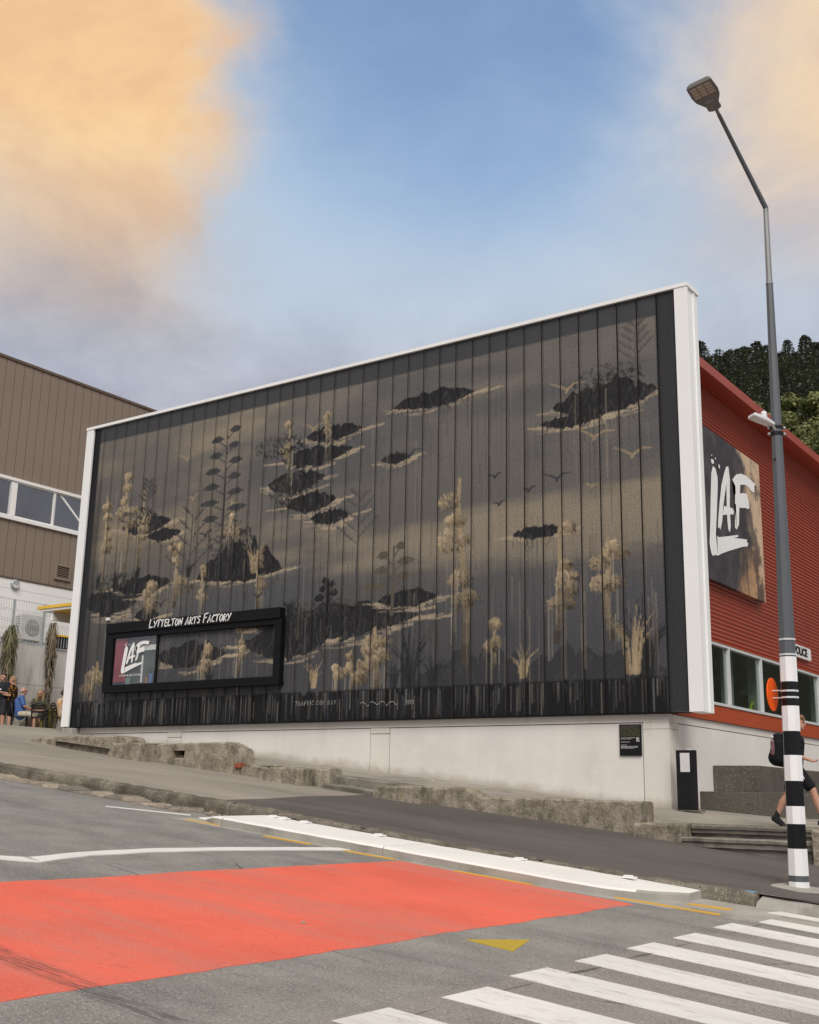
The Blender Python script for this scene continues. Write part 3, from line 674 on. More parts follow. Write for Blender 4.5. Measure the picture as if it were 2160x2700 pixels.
for x, z, h, w in ((-12.75, 2.7, 4.3, .34), (-10.6, 3.0, 2.5, .27), (-9.45, 3.0, 2.1, .30), (-12.05, 2.55, 1.1, .17), (-14.95, 2.2, 1.45, .32), (-15.65, 2.2, .95, .20), (-16.1, 2.2, .62, .15), (-20.15, 2.4, 1.25, .2), (-19.0, 2.7, 1.2, .16), (-24.2, 2.2, 1.1, .3)): stone(x, z, h, w, pr.uniform(-.2, .2), .75)
for x, z, rx, rz, n in ((-18.1, 8.15, .8, .3, 130), (-17.7, 7.0, .7, .5, 150), (-22.9, 7.0, .7, .22, 90), (-16.6, 4.05, 1.3, .25, 160), (-9.4, 8.2, .8, .3, 120), (-23.6, 5.3, 1.0, .25, 120), (-19.6, 6.0, .8, .5, 140)): darkwood(x, z, rx, rz, n)
padtree(-19.85, 4.9, 4.0, .85, 12, (.055, .055, .06)); padtree(-14.6, 3.8, 1.5, .75, 6, (.10, .088, .07)); padtree(-16.4, 4.0, .7, .4, 5, DK)
leaftree(-22.6, 6.9, 1.0, (.06, .06, .064)); leaftree(-20.9, 3.9, 2.9, (.06, .058, .058)); leaftree(-15.6, 4.6, 2.0, (.085, .085, .09)); leaftree(-8.8, 7.9, 1.3, (.10, .09, .08))
for x, z, h in ((-23.6, 5.1, .6), (-22.8, 5.2, .5), (-24.3, 5.2, .5), (-14.1, 2.2, 1.5), (-14.5, 2.2, .7), (-13.5, 2.2, .8), (-20.9, 5.2, .5), (-8.75, 2.2, 1.6), (-19.9, 2.4, .6), (-17.5, 3.9, .6)): tussock(x, z, h, 11, (.032, .034, .036))
for x, z, h in ((-9.0, 2.3, 1.5), (-11.35, 2.3, .75), (-18.7, 5.1, .9), (-16.7, 2.3, .7), (-22.0, 2.9, .8)): tussock(x, z, h, 8, (.33, .26, .165))
for x, z, s, d in ((-21.8, 4.55, .28, 1), (-20.4, 6.2, .2, 1), (-10.55, 6.25, .3, 1), (-12.0, 6.5, .16, 1), (-11.2, 6.1, .15, 1), (-11.9, 5.9, .14, 1), (-18.5, 4.5, .2, 1), (-9.8, 6.0, .13, 0), (-10.3, 8.1, .4, 0), (-9.7, 7.0, .45, 0), (-8.9, 6.5, .4, 0), (-21.2, 8.3, .3, 0), (-20.9, 7.2, .25, 0), (-17.0, 8.4, .35, 0), (-16.2, 7.9, .25, 0), (-14.2, 7.3, .3, 1)): bird(x, z, s, (.045, .045, .05) if d else (.30, .235, .155), pr.uniform(-.15, .15))
# runs of thinned paint
for _ in range(520):
    x = pr.uniform(MX0 + .2, MX1 - .5); z = pr.choice((8.0, 7.2, 5.3, 4.4, 4.0, 3.4)) + pr.uniform(-.5, .5); L = pr.uniform(.3, 2.2)
    drip(x, z, L, (.29, .25, .2) if pr.random() < .42 else (.035, .035, .038), pr.uniform(.15, .5), pr.uniform(.006, .013))
# borders: flat grey at the top, side strips, black foot with pale runs
edge = .03 * (fbm(.5, .5, 3, 77) - .5)
lay(sst(GZ + edge, 9.22 + .03, 9.26 + .03), (.060, .062, .066)); lay(sst(GX, -8.345, -8.335), (.040, .041, .044)); lay(sst(-GX, 24.66, 24.70), (.016, .016, .018))
lay(sst(-GX, 24.2, 24.66) * .7 * sst(-GZ, -8.6, -6.5), (.03, .03, .033))
lay(sst(-GZ, -2.24, -2.18) * (GX < -8.34) * sst(fbm(6, .05, 2, 5), .2, .3), (.013, .013, .015))
lay(sst(-GZ, -2.18, -2.10) * (GX < -8.34), (.013, .013, .015))
for _ in range(430):
    x = pr.uniform(MX0 + .3, -8.36); drip(x, 2.18 - pr.uniform(0, .2) * (pr.random() < .3), pr.uniform(.25, .7), (.17, .165, .15) if pr.random() < .7 else (.05, .06, .08), pr.uniform(.25, .8), pr.uniform(.006, .010))
lay(np.full_like(GX, .0), DK)
def paint_at(x, z):
    i = np.clip(np.round((np.asarray(x) - MX0) / MR).astype(int), 0, NX - 1); j = np.clip(np.round((np.asarray(z) - ZB) / MR).astype(int), 0, NZ - 1); return PC[j, i]
a_ = NT('mural_paint'); at = a_.n('ShaderNodeAttribute', attribute_name='paint')
pn = a_.noise(38, 4, .75); c_ = a_.mix(a_.range(pn, .38, .62), (.74, .74, .75), (1.26, 1.25, 1.23)); c_ = a_.mix(1.0, at.outputs['Color'], c_, 'MULTIPLY')
dr = a_.noise(16, 5, .7, a_.map((1, 1, .03))); c_ = a_.mix(a_.range(dr, .5, .72, 0, .35), c_, a_.mix(1.0, c_, (.55, .55, .56), 'MULTIPLY'))
c_ = a_.mix(a_.range(a_.noise(70, 2, .6), .68, .76, 0, .35), c_, (.3, .28, .25))
a_.bump(a_.noise(120, 2, .6), .1, .004); m_mural = a_.set(c_, .62, 0, .16)
def painted_sheet(name, x0, x1, z0, z1, y, parent, step=.025, depth=.045):
    xs = np.linspace(x0, x1, max(2, int(round((x1 - x0) / step)) + 1)); zs = np.linspace(z0, z1, int(round((z1 - z0) / step)) + 1)
    A, B = np.meshgrid(xs, zs); n, m = A.shape[1], A.shape[0]
    V = np.stack([A.ravel(), np.full(A.size, y), B.ravel()], 1); col = paint_at(A.ravel(), B.ravel())
    idx = np.arange(n * m).reshape(m, n); F = np.stack([idx[:-1, :-1], idx[:-1, 1:], idx[1:, 1:], idx[1:, :-1]], -1).reshape(-1, 4)
    side = []; V2 = []; C2 = []
    for k, xe in ((0, x0), (1, x1)):                                   # folded edges of the tray
        base_i = n * m + len(V2); V2 += [(xe, y, z0), (xe, y, z1), (xe, y + depth, z0), (xe, y + depth, z1)]; C2 += [col.mean(0) * .8] * 4
        side.append((base_i, base_i + 1, base_i + 3, base_i + 2) if k == 0 else (base_i, base_i + 2, base_i + 3, base_i + 1))
    if depth > .04:                                                     # standing seam folded up along the left edge
        zq = np.linspace(z0, z1, 160); k0 = n * m + len(V2); cq = paint_at(np.full(160, x0 + .02), zq) * .9
        for q, z in enumerate(zq):
            V2 += [(x0 - .002, y + .01, z), (x0 - .002, y - .022, z), (x0 + .012, y - .022, z), (x0 + .012, y + .002, z)]; C2 += [cq[q]] * 4
            if q:
                b0 = k0 + 4 * (q - 1)
                for e in range(3): side.append((b0 + e, b0 + 4 + e, b0 + 5 + e, b0 + 1 + e))
    V = np.vstack([V, V2]); col = np.vstack([col, C2]); F = np.vstack([F, side])
    me = bpy.data.meshes.new(name); me.from_pydata(V.tolist(), [], F.tolist())
    at = me.color_attributes.new('paint', 'FLOAT_COLOR', 'POINT'); at.data.foreach_set('color', np.hstack([col, np.ones((len(col), 1))]).astype(np.float32).ravel())
    me.materials.append(m_mural); return add(name, me, parent)
seams = [SEAM0 + PITCH_S * k for k in range(NS)]
edges = [-24.93] + seams + [-7.935]
for a, b in zip(edges, edges[1:]):
    painted_sheet('cladding_tray', a + .021, b - .021, ZB, ZT, Y0 + rnd.uniform(-.002, .002), arts)
MB().box((-24.93, Y0 + .046, ZB + .01), (-7.93, Y0 + .10, ZT)).build('cladding_backing', m_gap, arts)
rib = MB()
# white frame round the painted wall
MB().box((-25.24, 19.955, 1.575), (-24.955, 20.55, 9.79)).build('frame_post', m_white, arts, .006)
fp = MB(); fp.box((-7.93, 19.955, 1.555), (-7.665, 20.02, 9.745)); fp.box((-7.93, 20.02, 1.555), (-7.69, 20.30, 9.735)); fp.box((-7.93, 20.30, 1.555), (-7.665, 20.36, 9.735)); fp.box((-7.93, 20.36, 1.555), (-7.68, 20.52, 9.735))
fp.build('frame_post', m_white, arts, .004)
cp = MB(); cp.prism([(-25.25, 19.94, 9.725), (-25.25, 19.94, 9.80), (-25.25, 20.25, 9.82), (-25.25, 20.56, 9.80), (-25.25, 20.56, 9.725)], (17.60, 0, 0)); cp.build('parapet_cap', m_white, arts)
MB().box((-24.95, 20.10, 1.60), (-7.94, 20.5, 9.72)).build('parapet_wall', m_wwall, arts)
# foot of the cladding: thin black flashing
MB().box((-24.95, 19.99, 1.545), (-7.94, 20.11, 1.566)).build('foot_flashing', m_blackf, arts)
# body and roof behind
body = MB(); body.box((-24.8, 20.56, 1.2), (-8.42, 46, 8.45)); body.build('rear_walls', m_dark, arts)
# ---------- rendered base, in panels and pilasters
def zfoot(x): return z_up0(x, 20) - .35
core = MB(); core.box((-24.85, 20.17, -1.0), (-8.44, 46, 1.54)); core.build('base_core', m_gap, arts)
def base_piece(name, x0, x1, y, zt, mat):
    b = MB(); V = [(x0, y, zfoot(x0)), (x1, y, zfoot(x1)), (x1, y, zt), (x0, y, zt)]; b.prism(V, (0, .12, 0)); return b.build(name, mat, arts, .004)
for a, b in ((-24.18, -21.38), (-20.885, -15.18), (-14.65, -8.92)): base_piece('base_panel', a, b, 20.128, 1.383, m_base)
for a, b in ((-21.362, -20.903), (-15.162, -14.668)): base_piece('base_pilaster', a, b, 20.124, 1.262, m_beam)
for a, b in ((-21.362, -20.903), (-15.162, -14.668)): MB().box((a, 20.124, 1.275), (b, 20.2, 1.391)).build('pilaster_cap', m_beam, arts, .003)
base_piece('base_pilaster', -8.902, -8.395, 20.12, 1.27, m_beam); base_piece('base_pilaster', -24.86, -24.198, 20.12, 1.385, m_beam)
MB().box((-8.902, 20.12, 1.276), (-8.395, 20.24, 1.395)).build('pilaster_cap', m_beam, arts, .003)
MB().box((-24.86, 20.12, 1.398), (-8.395, 20.3, 1.543)).build('base_beam', m_beam, arts, .004)
# side base, facing the plaza
def side_piece(name, y0, y1, x, z0, z1, mat): return MB().box((x - .12, y0, z0), (x, y1, z1)).build(name, mat, arts, .004)
side_piece('base_pilaster', 20.245, 20.56, -8.393, -.7, 1.27, m_beam)
side_piece('pilaster_cap', 20.245, 20.56, -8.393, 1.276, 1.395, m_beam)
for a, b in ((20.58, 25.86), (27.95, 29.10), (29.9, 36), (36.4, 45.9)): side_piece('base_panel', a, b, -8.40, -1.0, 1.385, m_base)
for a, b in ((25.88, 27.93), (29.12, 29.88), (36.02, 36.38)): side_piece('base_pilaster', a, b, -8.394, -1.0, 1.385, m_beam)
MB().box((-8.6, 20.305, 1.398), (-8.392, 46, 1.543)).build('base_beam', m_beam, arts, .004)
# ---------- red side wall
for k, (z0, z1, x) in enumerate(((1.548, 1.66, -8.34), (1.664, 1.86, -8.355))): MB().box((-8.6, 20.5, z0), (x, 46, z1)).build('red_flashing', m_redt, arts, .004)
def corr(name, y0, y1, z0, z1, x):
    pitch = .0865; per = 10; n = int(round((z1 - z0) / pitch * per)); V = []; F = []
    for i in range(n + 1):
        z = z0 + (z1 - z0) * i / n; xx = x + .0135 * sin(2 * pi * z / pitch); V += [(xx, y0, z), (xx, y1, z)]
    for i in range(n): F.append((2 * i, 2 * i + 1, 2 * i + 3, 2 * i + 2))
    me = bpy.data.meshes.new(name); me.from_pydata(V, [], F); me.materials.append(m_red_b); me.polygons.foreach_set('use_smooth', [True] * len(F)); return add(name, me, arts)
for y in fr(20.5, 46, 4.25): corr('corrugated_sheet', y, y + 4.252, 3.15, 8.56, -8.36 + .002 * (int(y) % 2))
MB().box((-8.36, 20.5, 3.13), (-8.325, 46, 3.162)).build('window_flashing', m_redt, arts)
# fascia and soffit
y = 20.62
while y < 46:
    MB().box((-8.02, y + .004, 8.50), (-7.90, y + .692, 8.705)).build('fascia_panel', m_redf, arts, .004); y += .697
MB().box((-8.40, 20.56, 8.515), (-8.02, 46, 8.56)).build('soffit', m_red_b, arts)
rf = MB(); rf.prism([(-8.02, 20.56, 8.56), (-8.02, 20.56, 8.69), (-24.8, 20.56, 9.0), (-24.8, 20.56, 8.5)], (0, 25.4, 0)); rf.build('roof', m_redf, arts)
# strip windows
mull = [20.95, 23.26, 25.25, 27.55, 29.55, 31.6, 33.6, 35.6, 37.6]
for k, (a, b) in enumerate(zip(mull, mull[1:])):
    w = MB(); z0, z1 = 1.868, 3.125; x0, x1 = -8.44, -8.335
    w.box((x0, a, z0), (x1, b - .002, z0 + .055)); w.box((x0, a, z1 - .055), (x1, b - .002, z1)); t = .03 if k % 2 else .045
    w.box((x0, a, z0 + .055), (x1, a + t, z1 - .055)); w.box((x0, b - .002 - t, z0 + .055), (x1, b - .002, z1 - .055))
    wo = w.build('window', m_alu, arts); MB().box((-8.40, a + t, z0 + .055), (-8.392, b - .002 - t, z1 - .055)).build('pane', m_glass, wo)
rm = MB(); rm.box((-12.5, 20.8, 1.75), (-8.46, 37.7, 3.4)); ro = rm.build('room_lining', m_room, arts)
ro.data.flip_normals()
bm = bmesh.new(); bm.from_mesh(ro.data)
bmesh.ops.delete(bm, geom=[f for f in bm.faces if f.calc_center_median().x > -8.5], context='FACES'); bm.to_mesh(ro.data); bm.free()
# cut the volume behind those windows out of the solid bodies
for o_ in (arts.children):
    if o_.name.startswith('rear_walls') or o_.name.startswith('base_core'):
        bpy.data.objects.remove(o_)
MB().box((-24.8, 20.56, 1.2), (-12.55, 46, 8.45)).build('rear_walls', m_dark, arts)
MB().box((-12.55, 20.60, 3.45), (-8.44, 46, 8.45)).build('rear_walls', m_dark, arts)
MB().box((-24.85, 20.25, -1.0), (-8.52, 46, 1.54)).build('base_core', m_gap, arts)
# ---------- ticket window in the painted wall
tk = MB(); yf = 19.84
tk.box((-23.60, yf, 2.47), (-17.60, 20.0, 2.585)); tk.box((-23.60, yf, 3.775), (-17.60, 20.0, 3.905)); tk.box((-23.60, yf, 2.585), (-23.31, 20.0, 3.775)); tk.box((-17.80, yf, 2.585), (-17.60, 20.0, 3.775))
tkw = tk.build('ticket_window', m_blackf, arts, .006)
MB().box((-23.55, yf - .03, 2.39), (-17.58, 20.0, 2.468)).build('window_ledge', m_blackf, tkw, .006)
MB().box((-23.56, yf - .05, 3.908), (-17.62, 19.99, 4.16)).build('sign_board', m_blackf, tkw, .006)
MB().box((-21.76, yf + .06, 2.585), (-21.69, 19.985, 3.775)).build('window_mullion', m_blackf, tkw, .004)
for a, b in zip([-21.688, -21.12, -20.69, -20.27, -19.84, -19.41, -18.99, -18.56, -18.14], [-21.128, -20.698, -20.278, -19.848, -19.418, -18.998, -18.568, -18.148, -17.802]):
    painted_sheet('shutter_board', a, b, 2.588, 3.772, 19.94, tkw, .025, .03)
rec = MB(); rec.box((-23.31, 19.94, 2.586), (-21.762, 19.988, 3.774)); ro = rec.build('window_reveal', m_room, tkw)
MB().box((-23.305, 19.885, 2.59), (-21.765, 19.891, 3.77)).build('pane', glass_mat('ticket_glass', (.93, .94, .93), .02), tkw)
cur = MB()
for i in range(14):
    x0 = -23.27 + i * .032; cur.tube([(x0, 19.925, 2.66), (x0 + .004, 19.922, 3.76)], .017, 6, 0, False)
cur.build('red_curtain', plain('red_curtain', (.30, .018, .022), .8, .2, 6), tkw)
inb = MB(); inb.box((-22.80, 19.930, 2.60), (-21.78, 19.938, 3.77)); inb.build('interior_wall', plain('interior_wall', (.09, .10, .085), .8, .5, 2.5), tkw)
shl = MB(); shl.box((-22.55, 19.918, 3.42), (-21.80, 19.929, 3.55)); shl.build('interior_shelf', m_wwall, tkw)
MB().box((-22.28, 19.92, 2.62), (-22.22, 19.929, 3.3)).build('interior_post', m_wwall, tkw)
for x, w, h, c in ((-22.02, .17, .17, (.30, .17, .09)), (-22.72, .2, .16, (.20, .27, .26)), (-21.90, .16, .24, (.12, .2, .42))):
    b = MB(); b.prism([(x - w * .36, 19.90, 2.592), (x + w * .36, 19.90, 2.592), (x + w * .5, 19.90, 2.592 + h), (x - w * .5, 19.90, 2.592 + h)], (0, .02, 0)); b.build('flower_pot', plain('pot', c, .7, .1, 9), tkw)
# ---------- brush lettering
GL = {'L': (.62, [[(.12, 1), (.0, .02)], [(-.02, .03), (.6, .10)]]), 'Y': (.66, [[(0, 1), (.3, .52)], [(.68, 1.02), (.15, -.02)]]), 'T': (.70, [[(-.04, .93), (.74, 1.02)], [(.38, 1), (.26, 0)]]),
      'E': (.62, [[(.12, 1), (.05, 0)], [(.1, .95), (.64, 1.02)], [(.08, .5), (.52, .56)], [(.03, .03), (.62, .08)]]), 'O': (.66, [[(.4, 1), (.12, .72), (.06, .28), (.28, 0), (.56, .28), (.62, .75), (.38, .99)]]),
      'N': (.78, [[(.05, 0), (.14, 1)], [(.14, .98), (.56, .02)], [(.56, 0), (.70, 1.03)]]), 'A': (.70, [[(-.02, -.02), (.38, 1.02), (.58, 0)], [(.1, .36), (.6, .42)]]), 'R': (.66, [[(.06, 0), (.12, 1), (.58, .82), (.5, .6), (.1, .5), (.64, -.02)]]),
      'S': (.6, [[(.6, .92), (.28, 1), (.1, .74), (.5, .42), (.42, .08), (.0, .06)]]), 'F': (.62, [[(.12, 1), (.04, -.04)], [(.1, .95), (.68, 1.04)], [(.08, .5), (.52, .58)]]), 'C': (.62, [[(.62, .9), (.32, 1), (.06, .6), (.1, .12), (.56, .08)]]),
      'I': (.25, [[(.12, 1), (.08, 0)]]), 'P': (.6, [[(.06, 0), (.12, 1), (.55, .8), (.45, .58), (.1, .48)]]), 'B': (.62, [[(.06, 0), (.12, 1), (.5, .82), (.14, .54), (.56, .28), (.08, .02)]]), '.': (.2, [[(.05, .03), (.1, .05)]]),
      '2': (.6, [[(.05, .82), (.3, 1), (.52, .75), (.04, .04), (.6, .05)]]), '0': (.6, [[(.3, 1), (.06, .6), (.26, 0), (.54, .5), (.32, .99)]]), '3': (.55, [[(.05, .95), (.5, .85), (.2, .55), (.5, .25), (.04, .03)]]), ' ': (.45, [])}
def brush(text, x, z, h, thick, y, name, mat, parent, gapk=.14, italic=.12, big=()):
    b = MB(); q = random.Random(3)
    for ci, ch in enumerate(text):
        w, st = GL[ch]; k = 1.25 if ci in big else 1.0; dz = q.uniform(-.04, .04) * h
        for s in st:
            P = [Vector((x + (p[0] + italic * p[1]) * h * k, y, z + dz + p[1] * h * k)) for p in s]
            L = []; R = []
            for i, p in enumerate(P):
                t = (P[min(i + 1, len(P) - 1)] - P[max(0, i - 1)]).normalized(); n = Vector((-t.z, 0, t.x)); f = thick * h * (1.12 if i == 0 else (.75 if i == len(P) - 1 else 1.0)) * q.uniform(.85, 1.12)
                L.append(p + n * f); R.append(p - n * f)
            for i in range(len(P) - 1): b.face([L[i], R[i], R[i + 1], L[i + 1]])
            if len(P) > 2:
                for i in range(1, len(P) - 1): b.raw([P[i] + Vector((cos(2 * pi * k2 / 8), -.0005, sin(2 * pi * k2 / 8))) * thick * h * .95 for k2 in range(8)], [tuple(range(8))])
        x += (w + gapk) * h * k
    return b.build(name, mat, parent), x
brush('LYTTELTON ARTS FACTORY', -21.95, 3.955, .170, .100, yf - .054, 'lettering', m_lett, tkw, .085, .12, (0, 15))
m_faint = plain('faint_lettering', (.40, .39, .36), .6, .3, 9)
brush('TRAFFIC COP BAY.', -17.2, 1.91, .095, .05, 19.985, 'lettering', m_faint, arts, .24, 0)
brush('2003', -14.19, 1.86, .09, .05, 19.985, 'lettering', m_faint, arts, .1, .1)
sg = MB()
for k in range(26):
    t = k / 26; x0 = -15.36 + t * .98; x1 = x0 + .038; f = lambda u: 1.905 + .05 * sin(u * 24) * (.4 + .6 * abs(sin(u * 7))) + .012 * sin(u * 51)
    za, zb = f(t), f(t + 1 / 26); sg.face([(x0, 19.985, za - .006), (x1, 19.985, zb - .006), (x1, 19.985, zb + .006), (x0, 19.985, za + .006)])
sg.build('signature', m_faint, arts)
LAF = {'L': [(22.407, 6.767), (22.555, 6.747), (22.651, 6.579), (22.638, 6.386), (22.516, 5.795), (22.411, 5.328), (22.554, 5.282), (22.865, 5.352), (23.73, 5.558), (23.752, 5.524), (23.473, 5.441), (23.996, 5.523), (24.307, 5.567), (24.271, 5.507), (24.369, 5.492), (24.313, 5.417), (23.971, 5.343), (23.801, 5.292), (23.141, 5.104), (22.716, 4.971), (22.456, 4.878), (22.307, 4.869), (22.18, 4.819), (22.112, 4.861), (22.052, 4.968), (22.03, 5.072), (22.116, 5.526), (22.207, 6.1), (22.297, 6.589)],
       'A1': [(23.195, 6.943), (23.333, 6.986), (23.326, 6.936), (23.176, 6.588), (23.034, 6.286), (22.904, 5.991), (22.813, 5.67), (22.675, 5.455), (22.632, 5.511), (22.536, 5.464), (22.575, 5.658), (22.694, 6.021), (22.847, 6.435), (23.04, 6.75)],
       'A2': [(23.25, 6.956), (23.34, 6.959), (23.393, 6.717), (23.312, 6.098), (23.303, 5.866), (23.309, 5.676), (23.236, 5.513), (23.149, 5.568), (23.119, 5.732), (23.114, 6.017), (23.141, 6.31), (23.165, 6.586)],
       'A3': [(22.95, 6.029), (23.267, 6.073), (23.48, 6.086), (23.553, 6.034), (23.506, 5.962), (23.192, 5.896), (22.846, 5.808)],
       'F1': [(23.54, 6.742), (23.779, 6.908), (24.095, 7.01), (24.031, 6.749), (23.898, 6.186), (23.817, 5.798), (23.663, 5.661), (23.56, 5.688), (23.649, 6.23), (23.715, 6.636)],
       'F2': [(23.749, 6.891), (24.095, 7.01), (24.436, 7.042), (24.834, 7.008), (25.064, 6.98), (24.967, 6.926), (25.049, 6.884), (24.954, 6.841), (24.986, 6.777), (24.767, 6.754), (24.573, 6.805), (24.347, 6.813), (24.001, 6.732)],
       'F3': [(23.661, 6.437), (24.145, 6.576), (24.434, 6.632), (24.456, 6.586), (24.522, 6.461), (24.561, 6.339), (24.468, 6.285), (24.269, 6.27), (23.926, 6.196), (23.632, 6.226)],
       'd0': [(22.335, 6.996), (22.385, 6.999), (22.371, 6.971), (22.331, 6.966)], 'd1': [(22.298, 6.891), (22.449, 6.911), (22.466, 6.839), (22.386, 6.8), (22.314, 6.82)], 'd2': [(22.533, 6.985), (22.594, 6.989), (22.58, 6.953), (22.534, 6.947)], 'd3': [(22.719, 6.892), (22.808, 6.866), (22.789, 6.798), (22.729, 6.808)]}
def tri_poly(b, pts):
    bm = bmesh.new(); vs_ = [bm.verts.new(p) for p in pts]; f = bm.faces.new(vs_); r = bmesh.ops.triangulate(bm, faces=[f])
    bm.verts.index_update(); b.raw([v.co.copy() for v in bm.verts], [tuple(v.index for v in g.verts) for g in bm.faces]); bm.free()
# small copy of the logo on the ticket glass
b = MB()
for k, P in LAF.items(): tri_poly(b, [(-22.98 + (p[0] - 22.03) * .33, 19.882 - .0004 * len(b.f) * .05, 2.86 + (p[1] - 4.82) * .36) for p in P])
b.build('logo', m_lett, tkw)
brush('LYTTELTON ARTS FACTORY', -23.02, 2.79, .045, .09, 19.881, 'lettering', m_lett, tkw, .16, .1)
base_at(arts, -16.5, 20.12, .3)
for c in tkw.children: pass
tag(arts, 'arts building with dark painted cladding front, white frame and red corrugated side wall', 'building')
sb = MB().box((-23.78, 19.93, 4.28), (-23.66, 19.998, 4.36)).build('sensor_box', m_signw, None, .008); tag(sb, 'tiny white sensor box on dark wall above the ticket window corner', 'sensor box')

# ================================================================== things fixed to the building
sign = empty('wall_sign')
a_ = NT('banner_print'); x_, y_, z_ = a_.xyz(); wv = a_.math('MULTIPLY', a_.math('SUBTRACT', a_.noise(.8, 6, .6), .5), 3.0); wv2 = a_.math('MULTIPLY', a_.math('SUBTRACT', a_.noise(1.6, 6, .65, a_.map((1, 1, .6), (4, 2, 7))), .5), 2.2)
e1 = a_.range(a_.math('ADD', a_.math('ADD', y_, a_.math('MULTIPLY', a_.math('SUBTRACT', z_, 6.3), .55)), wv), 24.15, 24.75)           # pale upper right
e2 = a_.range(a_.math('ADD', a_.math('SUBTRACT', y_, a_.math('MULTIPLY', a_.math('SUBTRACT', z_, 5.3), .7)), wv2), 24.0, 25.0)         # warm lower right
c_ = a_.mix(a_.range(a_.noise(1.3, 6, .65), .35, .7), (.042, .041, .048), (.095, .086, .090)); c_ = a_.mix(a_.math('MULTIPLY', e2, .9), c_, a_.mix(a_.noise(2.2, 5, .6), (.30, .15, .075), (.62, .40, .22)))
c_ = a_.mix(e1, c_, (.60, .44, .30)); c_ = a_.mix(a_.range(a_.noise(5, 5, .7, a_.map((1, 1, .10))), .52, .66, 0, .6), c_, (.060, .047, .042))
c_ = a_.mix(a_.range(a_.noise(1.1, 5, .6, a_.map((1, 1, 1), (8, 8, 2))), .50, .60, 0, .8), c_, (.050, .047, .054)); m_ban = a_.set(c_, .5, 0, .25)
MB().box((-8.30, 21.86, 4.33), (-8.20, 25.38, 7.53)).build('sign_panel', m_ban, sign, .005)
MB().box((-8.345, 22.1, 4.5), (-8.30, 25.1, 7.4)).build('mounting_frame', m_dark, sign)
b = MB()
for i, (k, P) in enumerate(LAF.items()): tri_poly(b, [(-8.194 + .0006 * i, p[0], p[1]) for p in P])
b.build('logo', m_lett, sign); base_at(sign, -8.35, 23.6, 4.3)
tag(sign, 'large brown sign panel with white brush letters LAF on red side wall', 'sign')
def text_obj(txt, size, mat, name, parent, M, bold=.0, extr=.002):
    cu = bpy.data.curves.new('t', 'FONT'); cu.body = txt; cu.size = size; cu.extrude = extr; cu.offset = bold; cu.align_x = 'CENTER'; cu.align_y = 'CENTER'
    o = bpy.data.objects.new('t', cu); COL.objects.link(o); dg_ = bpy.context.evaluated_depsgraph_get(); me = bpy.data.meshes.new_from_object(o.evaluated_get(dg_)); bpy.data.objects.remove(o)
    me.materials.clear(); me.materials.append(mat); me.transform(M); return add(name, me, parent)
pol = empty('police_sign')
pp = MB(); Yc, Zc = 27.95, 3.53
pp.prism([(-8.30, 27.08, 3.38), (-8.30, 28.74, 3.38), (-8.30, 28.80, 3.42), (-8.30, 28.80, 3.64), (-8.30, 28.74, 3.68), (-8.30, 27.08, 3.68)], (.03, 0, 0)); pp.build('sign_plate', m_signw, pol, .004)
text_obj('POLICE', .25, m_lettb, 'lettering', pol, Matrix.Translation((-8.264, 27.95, 3.53)) @ Matrix(((0, 0, 1, 0), (1.25, 0, 0, 0), (0, 1, 0, 0), (0, 0, 0, 1))), .012)
base_at(pol, -8.3, 27.95, 3.38); tag(pol, 'small white sign reading POLICE on red wall behind the striped pole', 'sign')
plq = empty('information_plaque')
MB().box((-9.365, 20.095, .795), (-8.93, 20.127, 1.365)).build('plaque_panel', m_bandb, plq, .004)
MB().box((-9.34, 20.090, 1.14), (-8.955, 20.0945, 1.345)).build('picture', plain('plaque_picture', (.045, .042, .022), .4, .9, 22), plq)
b = MB(); q = random.Random(4)
for z, n, w in ((1.115, 1, .26), (1.095, 1, .2), (1.04, 1, .17), (.985, 1, .1), (.962, 1, .32), (.945, 1, .30), (.928, 1, .24)):
    x0 = -9.335; xe = x0 + w
    while x0 < xe: l = q.uniform(.012, .04); b.face([(x0, 20.0925, z), (x0 + l, 20.0925, z), (x0 + l, 20.0925, z + .007), (x0, 20.0925, z + .007)]); x0 += l + .008
b.build('small_print', m_paper, plq); MB().box((-9.03, 20.090, 1.05), (-8.965, 20.0945, 1.125)).build('portrait_photo', plain('photo', (.35, .35, .36), .4, .8, 30), plq)
base_at(plq, -9.15, 20.12, .795); tag(plq, 'black information plaque with small print on the rendered base near the corner', 'plaque')
tot = empty('notice_box')
MB().box((-8.205, 19.93, -.16), (-7.865, 20.06, .885)).build('box_body', m_dark, tot, .006); MB().box((-8.125, 19.922, .505), (-7.95, 19.9295, .835)).build('notice', m_paper, tot)
MB().box((-7.995, 19.94, .885), (-7.92, 19.99, .902)).build('lid_tab', m_signw, tot); MB().box((-8.22, 19.90, -.17), (-7.74, 20.06, -.145)).build('base_plate', m_kerb, tot)
base_at(tot, -8.03, 20, -.16); tag(tot, 'slim black box with white notice standing at the building corner', 'notice box')
hv = empty('reflected_sign'); b = MB(); b.prism([(-8.9, 25.75, 1.90), (-8.9, 26.15, 2.25), (-8.9, 26.55, 1.90), (-8.9, 26.15, 1.55)], (.02, 0, 0)); b.build('sign_plate', m_hivis, hv)  # diamond added behind the glass to stand in for a reflected warning sign
b = MB(); b.prism([(-8.875, 26.07, 1.92), (-8.875, 26.23, 1.92), (-8.875, 26.19, 2.09), (-8.875, 26.11, 2.09)], (.004, 0, 0)); b.prism([(-8.875, 26.11, 2.10), (-8.875, 26.19, 2.10), (-8.875, 26.19, 2.15), (-8.875, 26.11, 2.15)], (.004, 0, 0)); b.build('symbol', m_lettb, hv)
base_at(hv, -8.9, 26.45, 1.56); tag(hv, 'fluorescent yellow green diamond standing in for a sign reflected in the strip window', 'sign')
